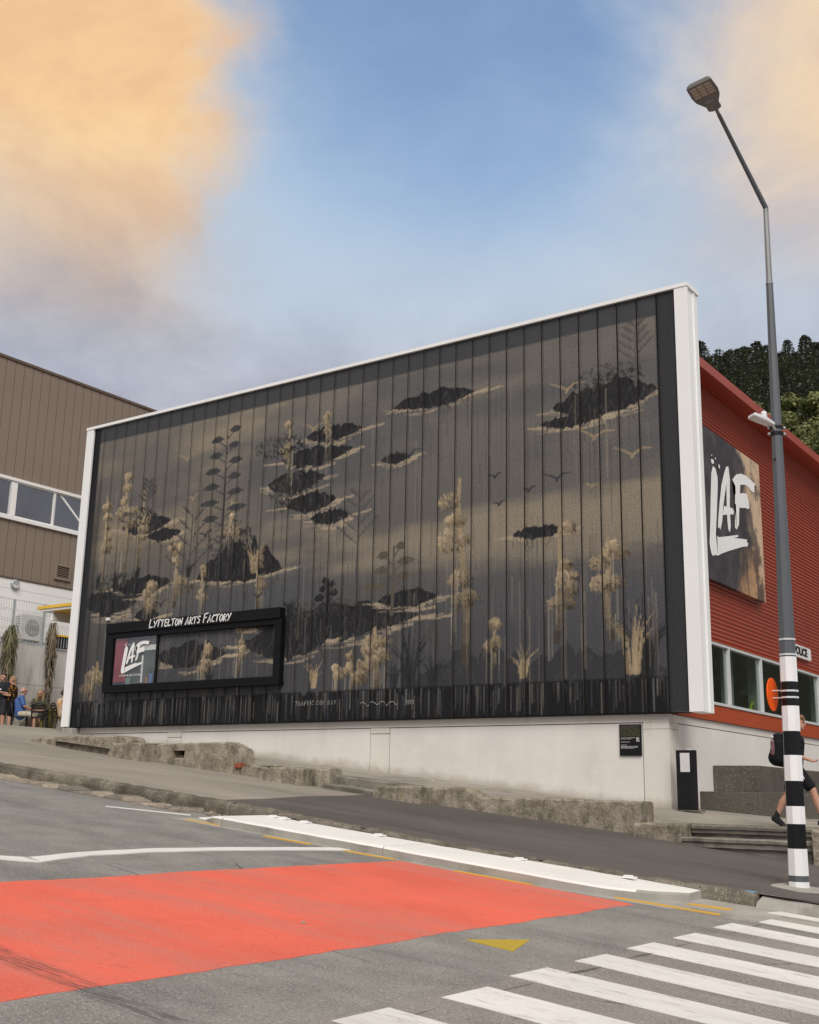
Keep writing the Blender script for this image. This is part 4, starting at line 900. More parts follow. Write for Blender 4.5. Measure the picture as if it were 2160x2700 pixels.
# pale uprights added behind the strip windows to imitate reflections in the glass
for y, w in ((24.5, .22), (26.2, .2), (31.0, .35)):
    b = MB(); b.box((-9.0, y, 1.76), (-8.8, y + w, 3.39)); o = b.build('reflection_strip', plain('reflection_pale', (.34, .40, .37), .7, .1, 1), arts); o.matrix_parent_inverse = Matrix.Translation((16.5, -20.12, -.3))

# ================================================================== terrazzo bench and steps
bench = empty('terrazzo_bench')
for a, b in ((-8.392, -7.30), (-7.296, -6.75)): MB().box((a, 21.5, -.75), (b, 29.9, .192)).build('seat_block', m_terr, bench, .010)
for a, b in ((22.22, 24.9), (24.904, 27.6), (27.604, 29.9)): MB().box((-8.392, a, .196), (-7.5, b, .69)).build('back_block', m_terr, bench, .010)
for a, b in ((24.7, 27.2), (27.204, 29.9)): MB().box((-7.497, a, .196), (-7.15, b, .468)).build('middle_block', m_terr, bench, .010)
base_at(bench, -8.05, 24, -.3); tag(bench, 'stepped dark terrazzo seating blocks along the side wall behind the walking person', 'bench')
steps = empty('steps')
def step_slab(y0, y1, z, h, x0, x1, name='step'):
    st = []
    for x in np.linspace(x0, x1, 26): st.append([(x, y0 + .03, z - h), (x, y0 + .03, z - .075), (x, y0, z - .06), (x, y0 - .005, z - .02), (x, y0 + .02, z), (x, y1, z), (x, y1, z - h)])
    return rough_loft(name, st, m_kerb2, steps, .007, 5)
m_kerb2 = gritty('step_concrete', (.16, .148, .125), (.26, .24, .205), (.4, .37, .32), 2.0, 90, .95, .6, (.11, .10, .082), 1.8, (1, 1, 1), .45, .65)
step_slab(17.72, 18.3, -.345, .12, -7.08, -5.12); MB().box((-7.08, 17.80, -.75), (-5.12, 18.25, -.44)).build('riser', m_kerb2, steps)
step_slab(17.38, 17.80, -.525, .14, -7.12, -5.12); MB().box((-7.10, 17.46, -1.1), (-5.12, 17.80, -.62)).build('riser', m_kerb2, steps)
base_at(steps, -6.1, 17.6, -.8); tag(steps, 'two worn concrete steps up from footpath behind the striped pole', 'steps')
st2 = empty('steps')
st = [[(x, 17.76, z_side(x, 18) - .2), (x, 17.72, z_side(x, 18) + .075), (x, 17.75, z_side(x, 18) + .09), (x, 18.12, z_side(x, 18) + .10), (x, 18.12, 0 - .3)] for x in np.linspace(-14.5, -12.95, 20)]
rough_loft('step', st, m_kerb2, st2, .006, 5)
st = [[(x, 18.08, z_side(x, 18) - .2), (x, 18.08, z_up(x, 18.1) - .01), (x, 18.11, z_up(x, 18.1) + .014), (x, 18.34, z_up(x, 18.34) + .012), (x, 18.34, -.4)] for x in np.linspace(-14.5, -12.2, 24)]
rough_loft('riser', st, m_kerb2, st2, .010, 5); base_at(st2, -13.7, 18.2, 0); tag(st2, 'low worn step in the opening through the ruined stone wall', 'steps')
# the edge of the upper path, a low retaining face behind the ruined wall
V = []; F = []
for i, x in enumerate(fr(-23.2, 14, .2)):
    w = .02 * mnoise.noise((x * 3, 1, 2)); V += [(x, 18.13 + w, z_side(x, 18) - .3), (x, 18.115 + w * .5, z_up(x, 18.12) + .003)]
    if i: F.append((2 * i - 2, 2 * i, 2 * i + 1, 2 * i - 1))
me = bpy.data.meshes.new('path_edge'); me.from_pydata(V, [], F); me.materials.append(m_ruin); tag(add('path_edge', me), kind='structure')
# ================================================================== ruined wall
def wall_piece(name, prof, y0, y1, parent, amp=.012, mat=None, slope_front=.02, sink=.25):
    """prof: top outline (x, z); front at y0, back at y1; bottom sunk below the footpath"""
    xs = np.arange(prof[0][0], prof[-1][0] + 1e-6, .055); px = [p[0] for p in prof]; pz = [p[1] for p in prof]; st = []
    for i, x in enumerate(xs):
        zt = float(np.interp(x, px, pz)) + .014 * mnoise.noise((x * 4, y0, 1)) + .02 * mnoise.noise((x * 11, y0, 6)); zb = z_side(x, y0) - sink
        L = []
        for k in range(7): t = k / 6; L.append((x, y0 + slope_front * t, zb + (zt - .03 - zb) * t))
        L += [(x, y0 + slope_front + .03, zt), (x, (y0 + y1) / 2, zt + .008), (x, y1 - .03, zt), (x, y1, zt - .03), (x, y1, zb)]
        st.append(L)
    return rough_loft(name, st, mat or m_ruin, parent, min(amp, .018) * .8, 9)
def wall(label, pieces, bx):
    e = empty('stone_wall')
    for p in pieces: wall_piece(*p[:4], e, *p[4:])
    base_at(e, bx, 18, z_side(bx, 18)); tag(e, label, 'wall', 'remains of the old stone wall'); return e
wall('long low ruined stone wall nearest the building\'s left end', [('end_block', [(-24.05, 1.06), (-23.9, 1.18), (-22.95, 1.19)], 18.05, 18.55), ('coping', [(-22.95, 1.20), (-20.6, 1.19), (-20.42, 1.14), (-20.36, 1.06)], 17.98, 18.55, .010, None, .01, -.15), ('wall_body', [(-22.95, 1.04), (-20.40, .93)], 18.07, 18.5, .010)], -22.2)
wC = wall('tallest ruined stone wall piece with a square drain hole and broken end', [('pier', [(-20.6, .80), (-20.5, 1.0), (-19.5, 1.01), (-19.40, .96)], 17.62, 18.25, .03), ('wall_body', [(-19.42, .99), (-18.86, 1.0)], 17.95, 18.4), ('wall_body', [(-18.86, .70), (-18.53, .69)], 17.95, 18.4, .01), ('lintel', [(-18.86, 1.0), (-18.53, 1.01)], 17.95, 18.4, .014), ('wall_body', [(-18.53, 1.01), (-17.3, 1.01), (-17.1, .96), (-16.9, .84), (-16.86, .60)], 17.95, 18.4, .03)], -18.6)
for c in wC.children:
    if c.name.startswith('lintel'):                                    # lift its underside to leave the drain hole open
        for v in c.data.vertices:
            if v.co.z < .85: v.co.z = .85 + (v.co.z - .3) * .02
MB().box((-18.87, 18.25, .6), (-18.52, 18.3, .9)).build('hole_back', m_gap, wC).matrix_parent_inverse = Matrix.Translation((18.6, -18, -z_side(-18.6, 18)))
MB().box((-16.99, 17.90, .49), (-16.83, 18.06, .585)).build('brick', plain('brick_red', (.30, .085, .045), .9, .25, 12, bump=.3), wC, .01).matrix_parent_inverse = Matrix.Translation((18.6, -18, -z_side(-18.6, 18)))
wall('low broken stone wall with a rubbly top ending in a squared pier', [('low_wall', [(-16.86, .51), (-16.4, .53), (-16.0, .48), (-15.8, .50)], 17.95, 18.35, .03), ('pier', [(-16.0, .40), (-15.75, .49), (-14.95, .49), (-14.86, .45)], 17.58, 18.3, .03), ('end_stone', [(-14.85, .48), (-14.46, .48), (-14.42, .40)], 17.9, 18.3, .02)], -15.6)
wall('long stained stone wall in front of the base panel with plaque', [('pier', [(-13.05, .08), (-12.95, .16), (-12.05, .17), (-11.98, .12)], 17.42, 18.2, .035), ('wall_body', [(-12.0, .15), (-11.3, .16), (-11.15, .06), (-10.95, .0), (-9.5, .0), (-7.92, -.02), (-7.88, -.06)], 17.80, 18.25, .022)], -10.4)
wall('short low stone wall block beside the concrete steps', [('end_block', [(-7.98, -.345), (-7.1, -.345), (-7.06, -.36)], 17.55, 18.15, .018)], -7.5)
wall('stone wall pier at the right end of the steps', [('pier', [(-5.12, -.36), (-3.2, -.40), (3, -.7)], 17.3, 18.1, .02)], -4)
# loose rubble on the low wall
rub = empty('rubble_heap')
for i in range(34):
    x = rnd.uniform(-16.8, -15.9); s = rnd.uniform(.015, .05); b = MB(); b.ball((x, rnd.uniform(18.0, 18.3), .52 + s * .3), (s * 1.5, s, s * .6), 0, 6, 4, Matrix.Rotation(rnd.uniform(0, 3), 3, 'Z')); b.build('rubble_stone', m_ruin, rub)
base_at(rub, -16.4, 18.1, .5); tag(rub, 'scatter of small rubble on the low broken stone wall', 'rubble')
cc = MB().box((-25.05, 19.86, 1.2), (-24.66, 20.115, 1.535)).build('corner_block', m_conc, None, .01); tag(cc, 'small concrete block under the left foot of the white frame', 'block')

# ================================================================== lamp pole
pole = empty('street_lamp'); PX, PY = -4.492, 14.55; PZ = z_side(PX, PY); LEAN = Vector((.0085, .002, 0))
def pc(z): return Vector((PX, PY, z)) + LEAN * (z - PZ)
def octo(z0, z1, r0, r1, mat, name, off=0.0, n=8):
    b = MB(); A = pc(z0); B = pc(z1); ph = radians(35.3 + 10)
    lo = [A + Vector((cos(ph + 2 * pi * k / n), sin(ph + 2 * pi * k / n), 0)) * (r0 + off) for k in range(n)]; hi = [B + Vector((cos(ph + 2 * pi * k / n), sin(ph + 2 * pi * k / n), 0)) * (r1 + off) for k in range(n)]
    b.raw(lo + hi, [(k, (k + 1) % n, n + (k + 1) % n, n + k) for k in range(n)] + [tuple(range(n))[::-1], tuple(range(n, 2 * n))]); return b.build(name, mat, pole)
SC = PY / 14.67                                                        # heights were measured for a pole a little further off
zs_ = [-.98, -.905, -.835, -.525, -.238, -.03, .268, .575, .865, 1.172, 1.47, 1.778]
zs_[0] = PZ - .02
def rad(z): return .5 * float(np.interp(z, [-1.0, -.5, 1.8, 3.1, 4.7, 6.85, 8.0], [.242, .229, .204, .177, .146, .095, .078]))
cols = [m_bandw, m_grey, m_bandw, m_bandb, m_bandw, m_bandb, m_bandw, m_bandb, m_bandw, m_bandb, m_bandw]
for i, (a, b) in enumerate(zip(zs_, zs_[1:])):
    octo(a, b, rad(a), rad(b), cols[i], 'reflective_band' if i > 1 else 'base_band', .004 if cols[i] is m_bandw else .0)
octo(1.778, 6.84, rad(1.778), rad(6.84), m_grey, 'lower_shaft'); octo(6.84, 7.96, rad(6.84), rad(7.96), m_greyl, 'upper_shaft', -.004)
octo(6.82, 6.85, rad(6.82), rad(6.82), m_greyl, 'collar', .004)
for z in (1.265, 1.345, 1.795, 1.985): octo(z, z + .022, rad(z), rad(z), m_alu, 'steel_strap', .007)
top = pc(7.96); MB().tube([top - Vector((0, 0, .06)), top, top + Vector((-.124, -1.36, .76))], [.036, .036, .026], 12).build('arm', m_grey, pole)
# luminaire at the end of the arm, facing down over the road
hd = MB(); ax = Vector((-.124, -1.36, .76)).normalized(); E = top + Vector((-.124, -1.36, .76))
MB().tube([E - ax * .05, E + ax * .05, E + ax * .14], [.022, .022, .03], 10).build('arm_spigot', m_lampg, pole)
M_ = Matrix.Translation(E + ax * .10) @ Matrix.Rotation(radians(-8), 4, 'Y') @ Matrix.Rotation(radians(-6), 4, 'X') @ Matrix.Scale(.88, 4)
def loc(p): return tuple(M_ @ Vector(p))
outl = [(-.045, 0), (-.10, -.03), (-.10, -.14), (-.18, -.30), (-.20, -.42), (-.19, -.66), (.19, -.66), (.20, -.42), (.18, -.30), (.10, -.14), (.10, -.03), (.045, 0)]
V = [loc((x, y, -.045)) for x, y in outl] + [loc((x * .94, y, .0)) for x, y in outl] + [loc((x * .7, y * .97 - .01, .045)) for x, y in outl]; n = len(outl)
hd.raw(V, [tuple(range(n)), tuple(range(2 * n, 3 * n))[::-1]] + [(k, n + k, n + (k + 1) % n, (k + 1) % n) for k in range(n)] + [(n + k, 2 * n + k, 2 * n + (k + 1) % n, n + (k + 1) % n) for k in range(n)])
hdo = hd.build('lamp_head', m_lampg, pole, .008, True)
for i in range(3):
    for j in range(4):
        b = MB(); x0 = -.155 + i * .105; y0 = -.63 + j * .062; b.raw([loc(p) for p in ((x0, y0, -.047), (x0 + .098, y0, -.047), (x0 + .098, y0 + .056, -.047), (x0, y0 + .056, -.047), (x0 + .01, y0 + .01, -.058), (x0 + .088, y0 + .01, -.058), (x0 + .088, y0 + .046, -.058), (x0 + .01, y0 + .046, -.058))], [(4, 7, 6, 5), (0, 1, 5, 4), (1, 2, 6, 5), (2, 3, 7, 6), (3, 0, 4, 7)]); b.build('lens', m_led, hdo)
b = MB(); b.raw([loc(p) for p in ((-.06, -.26, -.0465), (.05, -.26, -.0465), (.05, -.22, -.0465), (-.06, -.22, -.0465))], [(0, 1, 2, 3)]); b.build('rating_label', m_greyl, hdo)
# small pedestrian floodlight on its bracket
fz = 4.74; P0 = pc(fz); fl = MB(); Mf = Matrix.Translation(P0 + Vector((-.05, -.08, .10))) @ Matrix.Rotation(radians(48), 4, 'Z') @ Matrix.Rotation(radians(14), 4, 'Y') @ Matrix.Scale(.62, 4)
def lf(p): return tuple(Mf @ Vector(p))
o2 = [(.06, -.10), (.06, .10), (-.18, .14), (-.46, .14), (-.46, -.14), (-.18, -.14)]; n = 6
fl.raw([lf((x, y, -.03 + (.0 if x < -.1 else -.04))) for x, y in o2] + [lf((x, y, .05 if x < -.1 else .0)) for x, y in o2], [tuple(range(n))[::-1], tuple(range(n, 2 * n))] + [(k, (k + 1) % n, n + (k + 1) % n, n + k) for k in range(n)])
flo = fl.build('floodlight', m_lampw, pole, .012, True)
b = MB(); b.raw([lf(p) for p in ((-.44, -.12, -.034), (-.30, -.12, -.034), (-.30, .12, -.034), (-.44, .12, -.034))], [(0, 1, 2, 3)]); b.build('lens', m_paper, flo)
b = MB(); c0 = Vector(lf((-.16, 0, .05))); b.tube([c0, c0 + Vector((0, 0, .06)), c0 + Vector((0, 0, .085)), c0 + Vector((0, 0, .10))], [.04, .04, .036, .016], 14); b.build('sensor_cap', m_lampw, flo)
octo(fz - .06, fz - .02, rad(fz), rad(fz), m_dark, 'bracket_clamp', .014); octo(fz + .03, fz + .06, rad(fz), rad(fz), m_dark, 'bracket_clamp', .014)
b = MB()
for s in (-1, 1):
    for dz in (-.04, .045): q = P0 + Vector((cos(radians(35)) * s * .10, sin(radians(35)) * s * .10, dz)); b.ball(q, .022, 0, 8, 6)
b.tube([P0 + Vector((0, -.05, 0)), P0 + Vector((-.03, -.12, .10))], .02, 8); b.build('bracket_bolts', m_steel, pole)
b = MB(); q = pc(4.34) + Vector((-.02, -.075, 0)); b.ball(q, (.012, .012, .018), 0, 8, 6); b.build('cable_gland', m_dark, pole)
# orange belisha-style disc on two arms
Dc = pc(1.32) + Vector((-.205, -.03, 0)); dn = Vector((.70, -.714, 0)).normalized()
th = radians(-58.0)
dn = Vector((1, 0, 0))
du = Vector((-dn.y, dn.x, 0)); b = MB(); n = 36; Rr = .205
ring = [Dc + du * cos(2 * pi * k / n) * Rr + Vector((0, 0, sin(2 * pi * k / n) * Rr)) for k in range(n)]
b.raw([p + dn * .006 for p in ring] + [p - dn * .006 for p in ring], [tuple(range(n)), tuple(range(n, 2 * n))[::-1]] + [(k, n + k, n + (k + 1) % n, (k + 1) % n) for k in range(n)]); b.build('orange_disc', m_orange, pole)
b = MB()
for dz in (-.045, .045): b.tube([Dc + Vector((0, 0, dz)), pc(1.32 + dz) + Vector((-.02, -.02, 0))], .008, 8)
b.build('disc_bracket', m_alu, pole)
b = MB(); a = [(-4.76, 14.30), (-4.38, 14.15), (-4.12, 14.38), (-4.22, 14.75), (-4.72, 14.72)]
b.raw([(x, y, z_side(x, y) + .001) for x, y in a] + [(PX + (x - PX) * .93, PY + (y - PY) * .93, z_side(x, y) + .022) for x, y in a], [(5, 6, 7, 8, 9)] + [(k, (k + 1) % 5, 5 + (k + 1) % 5, 5 + k) for k in range(5)]); b.build('footing', m_conc, pole)
base_at(pole, PX, PY, PZ); tag(pole, 'tall street lamp pole with black and white bands and orange disc', 'street lamp')

# ================================================================== brown building at the left
br = empty('school_building'); BX = -36.0; BYs = np.arange(17.0, 50, .402)
seam_y0 = 24.51
ys_b = [seam_y0 + .402 * k for k in range(-22, 62)]
ZR, ZW1, ZW0, ZBB = 15.64, 11.12, 9.68, 7.49
cl_u = MB(); cl_u.box((-.19, -.02, 0), (.19, .02, 1.0))
def trays(z0, z1, name):
    me0 = None
    for a, b in zip(ys_b, ys_b[1:]):
        if me0 is None:
            me0 = MB().box((-.03, 0, 0), (0, .378, z1 - z0)).mesh(name); me0.materials.append(m_brown)
        o = add(name, me0, br); o.location = (BX, a + .012, z0)
trays(ZW1 + .06, ZR, 'cladding_tray'); trays(ZBB, ZW0 - .10, 'cladding_tray')
MB().box((BX - .10, ys_b[0], ZBB), (BX - .025, ys_b[-1], ZR - .02)).build('cladding_backing', m_brownd, br)
MB().box((BX - .4, ys_b[0], ZR), (BX + .05, ys_b[-1], ZR + .10)).build('roof_flashing', m_brownd, br); MB().box((BX - .2, ys_b[0], ZBB - .06), (BX + .02, ys_b[-1], ZBB - .005)).build('foot_flashing', m_brownd, br)
MB().box((BX - 14, ys_b[0], 1.0), (BX - .25, ys_b[-1], ZR)).build('rear_block', m_brownd, br)
MB().box((BX - .02, ys_b[0], ZW1 - .06), (BX + .07, ys_b[-1], ZW1 + .06)).build('window_head', m_wwall, br, .01); MB().box((BX - .02, ys_b[0], ZW0 - .10), (BX + .09, ys_b[-1], ZW0 + .04)).build('window_sill', m_wwall, br, .01)
wy = [17.2, 19.2, 21.2, 23.2, 25.27, 27.22, 29.3, 31.4, 33.5, 35.6, 37.7]
for k, (a, b) in enumerate(zip(wy, wy[1:])):
    w = MB(); t = .05; w.box((BX - .06, a, ZW0 + .042), (BX + .03, a + t, ZW1 - .062)); w.box((BX - .06, b - t, ZW0 + .042), (BX + .03, b - .002, ZW1 - .062)); w.box((BX - .06, a + t, ZW0 + .042), (BX + .02, b - t, ZW0 + .09)); w.box((BX - .06, a + t, ZW1 - .11), (BX + .02, b - t, ZW1 - .062))
    if k == 4: w.box((BX - .06, a + t, ZW0 + .09), (BX + .035, a + .24, ZW1 - .11))
    wo = w.build('window', m_alu if k != 4 else m_wwall, br); MB().box((BX - .03, a + t, ZW0 + .09), (BX - .022, b - t, ZW1 - .11)).build('pane', m_glass2, wo)
b = MB(); b.tube([(BX - .12, 27.5, ZW1 - .1), (BX - .12, 29.0, ZW0 + .1)], .11, 10); b.build('diagonal_brace', m_wwall, br)
MB().box((BX - .24, ys_b[0], ZW0), (BX - .2, ys_b[-1], ZW1)).build('window_lining', plain('lining_grey', (.16, .17, .18), .8, .1, 1), br)
for k in range(6):
    z1 = ZBB - .065 - k * .36; MB().box((BX - .12, ys_b[0], z1 - .352), (BX - .01, ys_b[-1], z1)).build('wall_board', m_wwall, br, .003)
MB().box((BX - .12, ys_b[0], 4.6), (BX - .06, ys_b[-1], 5.6)).build('wall_board', m_wwall, br)
vt = MB(); vy0, vy1, vz0, vz1 = 27.52, 28.27, 7.73, 8.34
for q in (((vy0, vz0), (vy1, vz0 + .09)), ((vy0, vz1 - .09), (vy1, vz1)), ((vy0, vz0 + .09), (vy0 + .09, vz1 - .09)), ((vy1 - .09, vz0 + .09), (vy1, vz1 - .09))): vt.box((BX - .01, q[0][0], q[0][1]), (BX + .07, q[1][0], q[1][1]))
vo = vt.build('vent', m_brown, br); MB().box((BX + .001, vy0 + .09, vz0 + .09), (BX + .006, vy1 - .09, vz1 - .09)).build('vent_recess', m_gap, vo)
for k in range(6): z = vz0 + .115 + k * .066; b = MB(); b.prism([(BX + .012, vy0 + .09, z + .03), (BX + .055, vy0 + .09, z), (BX + .06, vy0 + .09, z + .012), (BX + .016, vy0 + .09, z + .042)], (0, vy1 - vy0 - .18, 0)); b.build('louvre', m_brown, vo)
base_at(br, -36, 27, 1.7); tag(br, 'brown tray clad building with white strip windows behind the courtyard', 'building')
# bulkhead lamp
bl_ = empty('bulkhead_light'); b = MB(); cy_, cz_ = 25.83, 7.24
b.tube([(BX - .01, cy_, cz_), (BX + .06, cy_, cz_), (BX + .09, cy_, cz_)], [.185, .185, .15], 24); b.build('housing', m_steel, bl_)
b = MB(); q = [(BX + .092, cy_, cz_)] + [(BX + .092, cy_ + .14 * cos(t), cz_ + .14 * sin(t)) for t in np.linspace(pi, 2 * pi, 14)]; b.prism(q, (.012, 0, 0)); b.build('diffuser', m_paper, bl_)
b = MB(); b.box((BX + .09, cy_ - .14, cz_ - .012), (BX + .108, cy_ + .14, cz_ + .012)); b.box((BX + .09, cy_ + .01, cz_ - .15), (BX + .107, cy_ + .03, cz_ + .15)); b.build('guard', m_steel, bl_)
base_at(bl_, BX, cy_, cz_ - .18); tag(bl_, 'round grey bulkhead light on the white wall below brown cladding', 'light')
# retaining wall
rw = empty('retaining_wall'); RX = -35.0
jy = [18, 21.2, 23.4, 25.91, 26.56, 29.6, 33]; jz = [1.2, 2.94, 3.58, 4.965]
for a, b in zip(jy, jy[1:]):
    for c, d in zip(jz, jz[1:]): MB().box((RX - .3, a + .006, c + .005), (RX + rnd.uniform(-.002, .002), b - .006, d - .005)).build('concrete_panel', m_cwall, rw, .004)
MB().box((RX - .28, 18, 1.2), (RX - .02, 33, 4.955)).build('wall_core', m_kerb, rw); base_at(rw, RX, 26, 1.7); tag(rw, 'pale grey concrete retaining wall behind the seated people', 'wall')
# mesh fence on top
fe = empty('mesh_fence')
for y in (21.6, 23.4, 25.26, 26.58, 28.6): MB().box((RX - .13, y - .035, 4.97), (RX - .06, y + .035, 6.53)).build('post', m_steel, fe)
b = MB(); y = 20.0
while y < 31: b.box((RX - .102, y - .006, 4.99), (RX - .092, y + .006, 6.52)); y += .105
for z in (5.0, 5.28, 5.75, 6.13, 6.515): b.box((RX - .1125, 20, z - .007), (RX - .1025, 31, z + .007))
b.build('wire_panel', plain('fence_white', (.55, .55, .54), .5, .05, 3), fe); base_at(fe, RX - .1, 26, 4.97); tag(fe, 'white wire mesh fence along the top of the retaining wall', 'fence')
# air conditioner
ac = empty('air_conditioner'); ax0, ax1 = -35.62, -35.26
MB().box((ax0, 25.72, 5.19), (ax1, 26.64, 6.13)).build('casing', m_ac, ac, .02)
b = MB(); b.tube([(ax1 + .002, 26.22, 5.66), (ax1 + .03, 26.22, 5.66)], [.30, .29], 30); fo = b.build('fan_grille', m_acf, ac)
b = MB()
for k in range(14): an = 2 * pi * k / 14; b.box((ax1 + .03, 26.215, 5.70), (ax1 + .036, 26.225, 5.94), 0, Matrix.Translation((0, 26.22, 5.66)) @ Matrix.Rotation(an, 4, 'X') @ Matrix.Translation((0, -26.22, -5.66)))
b.build('grille_bars', m_steel, fo)
b = MB()
for k in range(9): b.box((ax0 + .05, 25.712, 5.30 + k * .085), (ax1 - .05, 25.722, 5.345 + k * .085))
b.build('side_louvres', m_acf, ac)
b = MB(); b.box((ax0 - .1, 25.70, 5.10), (ax1 + .12, 25.78, 5.17)); b.box((ax0 - .1, 26.56, 5.10), (ax1 + .12, 26.64, 5.17)); b.box((ax1 + .03, 25.7, 5.03), (ax1 + .09, 26.66, 5.10)); b.box((ax0, 25.7, 4.97), (ax0 + .06, 25.78, 5.10)); b.box((ax0, 26.56, 4.97), (ax0 + .06, 26.64, 5.10)); b.build('support_frame', m_steel, ac)
base_at(ac, -35.44, 26.2, 4.97); tag(ac, 'boxy white air conditioner unit behind the mesh fence', 'air conditioner')
# small grilled box with yellow lid
mb = empty('service_box'); MB().box((-35.0, 27.15, 5.0), (-34.93, 27.85, 5.42)).build('box_body', m_dark, mb)
for k in range(6): MB().box((-34.93, 27.17 + k * .12, 5.02), (-34.915, 27.20 + k * .12, 5.41)).build('bar', m_steel, mb)
MB().box((-35.0, 27.1, 5.42), (-34.88, 27.9, 5.49)).build('lid', m_yel, mb, .004); base_at(mb, -34.96, 27.5, 5.0); tag(mb, 'dark barred box with yellow lid beside the white frame', 'service box')
# canopy with yellow edge, reaching out from the arts building's rear
cn = empty('canopy')
MB().box((-32.1, 24.0, 5.77), (-25.3, 26.5, 5.87)).build('roof_edge', m_yel, cn, .004)
MB().box((-31.93, 24.04, 5.685), (-25.3, 26.4, 5.768)).build('gutter', m_wwall, cn, .004)
MB().box((-31.4, 24.1, 5.66), (-25.3, 26.3, 5.683)).build('soffit', m_yel, cn)
MB().box((-31.52, 24.12, 5.38), (-31.40, 27.2, 5.683)).build('beam', m_wwall, cn, .004)
base_at(cn, -27, 25, 4.7); tag(cn, 'entrance canopy with yellow edge beside the white frame', 'canopy')

# ================================================================== plants
def leaf_mat(name, c1, c2, rough=.6, vary=.6):
    a = NT(name); oi = a.n('ShaderNodeObjectInfo'); c = a.mix(a.range(a.noise(2.5, 3, .6), .3, .7), c1, c2)
    g = a.n('ShaderNodeNewGeometry'); c = a.mix(a.range(g.outputs['Random Per Island'], .0, 1.0, .0, vary), c, tuple(x * 1.7 for x in c2))
    return a.set(c, rough, 0, .25)
m_dry = leaf_mat('dead_leaves', (.085, .065, .045), (.16, .125, .085)); m_oli = leaf_mat('olive_leaves', (.05, .055, .022), (.11, .11, .05)); m_grass = leaf_mat('tussock_leaves', (.10, .095, .03), (.20, .175, .06))
m_bark = plain('bark', (.11, .09, .07), .9, .3, 8, bump=.4)
def droop_plant(label, px_, py_, z0, z1, lean, crown, spread, n):
    e = empty('cabbage_plant'); r = random.Random(int(px_ * 77)); b = MB(); h = z1 - z0
    axis = lambda t: Vector((px_ + lean[0] * t, py_ + lean[1] * t, z0 + h * t))
    b.tube([axis(t) for t in np.linspace(0, 1, 8)], [.07, .06, .055, .05, .05, .04, .04, .02], 8); b.build('stem', m_bark, e)
    for nm, mat, lo, hi, cnt in (('dead_skirt', m_dry, .12, .97, n), ('crown', crown, .62, 1.0, n // 2)):
        b = MB()
        for i in range(cnt):
            t = lo + (hi - lo) * (r.random() ** (.8 if nm == 'crown' else 1.0)); an = r.uniform(0, 2 * pi); d = Vector((cos(an), sin(an), 0)); p = axis(t); L = r.uniform(.25, .55) * (.75 + .5 * t); s = spread * r.uniform(.5, 1.1) * (.45 + .75 * smooth01(t / .8))
            up_ = .10 if nm == 'crown' else .0
            q1 = p + d * s * .5 + Vector((0, 0, up_)); q2 = p + d * s + Vector((0, 0, -L * .55)); q3 = p + d * s * .95 + Vector((0, 0, -L)); w = Vector((-d.y, d.x, 0)) * r.uniform(.010, .022)
            b.face([p - w * .6, p + w * .6, q1 + w, q1 - w]); b.face([q1 - w, q1 + w, q2 + w * .8, q2 - w * .8]); b.face([q2 - w * .8, q2 + w * .8, q3])
        o = b.build(nm, mat, e); o['kind'] = 'stuff'
    base_at(e, px_, py_, z0); return tag(e, label, 'plant', 'tall shaggy plants against the retaining wall')
droop_plant('tall shaggy plant with green crown above the standing people', -34.4, 24.72, 1.7, 5.42, (.05, -.02), m_oli, .27, 420)
droop_plant('tall shaggy plant of dry brown leaves nearest the white frame', -34.3, 26.42, 1.7, 5.72, (.0, .0), m_dry, .20, 380)
def clump(label, cx, cy, z, R_, h, n, mat, seed=1):
    e = empty('grass_clump'); r = random.Random(seed); b = MB()
    for i in range(n):
        an = r.uniform(0, 2 * pi); d = Vector((cos(an), sin(an), 0)); p = Vector((cx, cy, z)) + d * r.uniform(0, R_ * .5); L = h * r.uniform(.6, 1.05); s = r.uniform(.15, .9) * R_; w = Vector((-d.y, d.x, 0)) * .012
        q1 = p + d * s * .35 + Vector((0, 0, L * .7)); q2 = p + d * s + Vector((0, 0, L * r.uniform(.75, 1.0)))
        b.face([p - w, p + w, q1 + w * .8, q1 - w * .8]); b.face([q1 - w * .8, q1 + w * .8, q2])
    o = b.build('blades', mat, e); o['kind'] = 'stuff'; base_at(e, cx, cy, z); return tag(e, label, 'plant', 'grass clumps at the foot of the retaining wall')
clump('tall yellow green grass clump between the seated woman and the white frame', -32.2, 24.75, 1.68, .75, 1.25, 420, m_grass, 3)
clump('low green grass clump behind the seated man', -33.4, 25.0, 1.68, .4, .75, 160, m_oli, 5)
b = MB(); r = random.Random(9)
for i in range(26):
    an = r.uniform(0, 6.28); d = Vector((cos(an), sin(an), 0)); p = Vector((-14.62, 12.9, z_road(-14.62, 0))); q = p + d * .05 + Vector((0, 0, r.uniform(.02, .07))); w = Vector((-d.y, d.x, 0)) * .012; b.face([p, q - w, q + d * .04, q + w])
o = b.build('weed', leaf_mat('weed_leaf', (.03, .06, .015), (.06, .10, .03))); tag(o, 'small green weed growing in the cobbled gutter', 'weed')

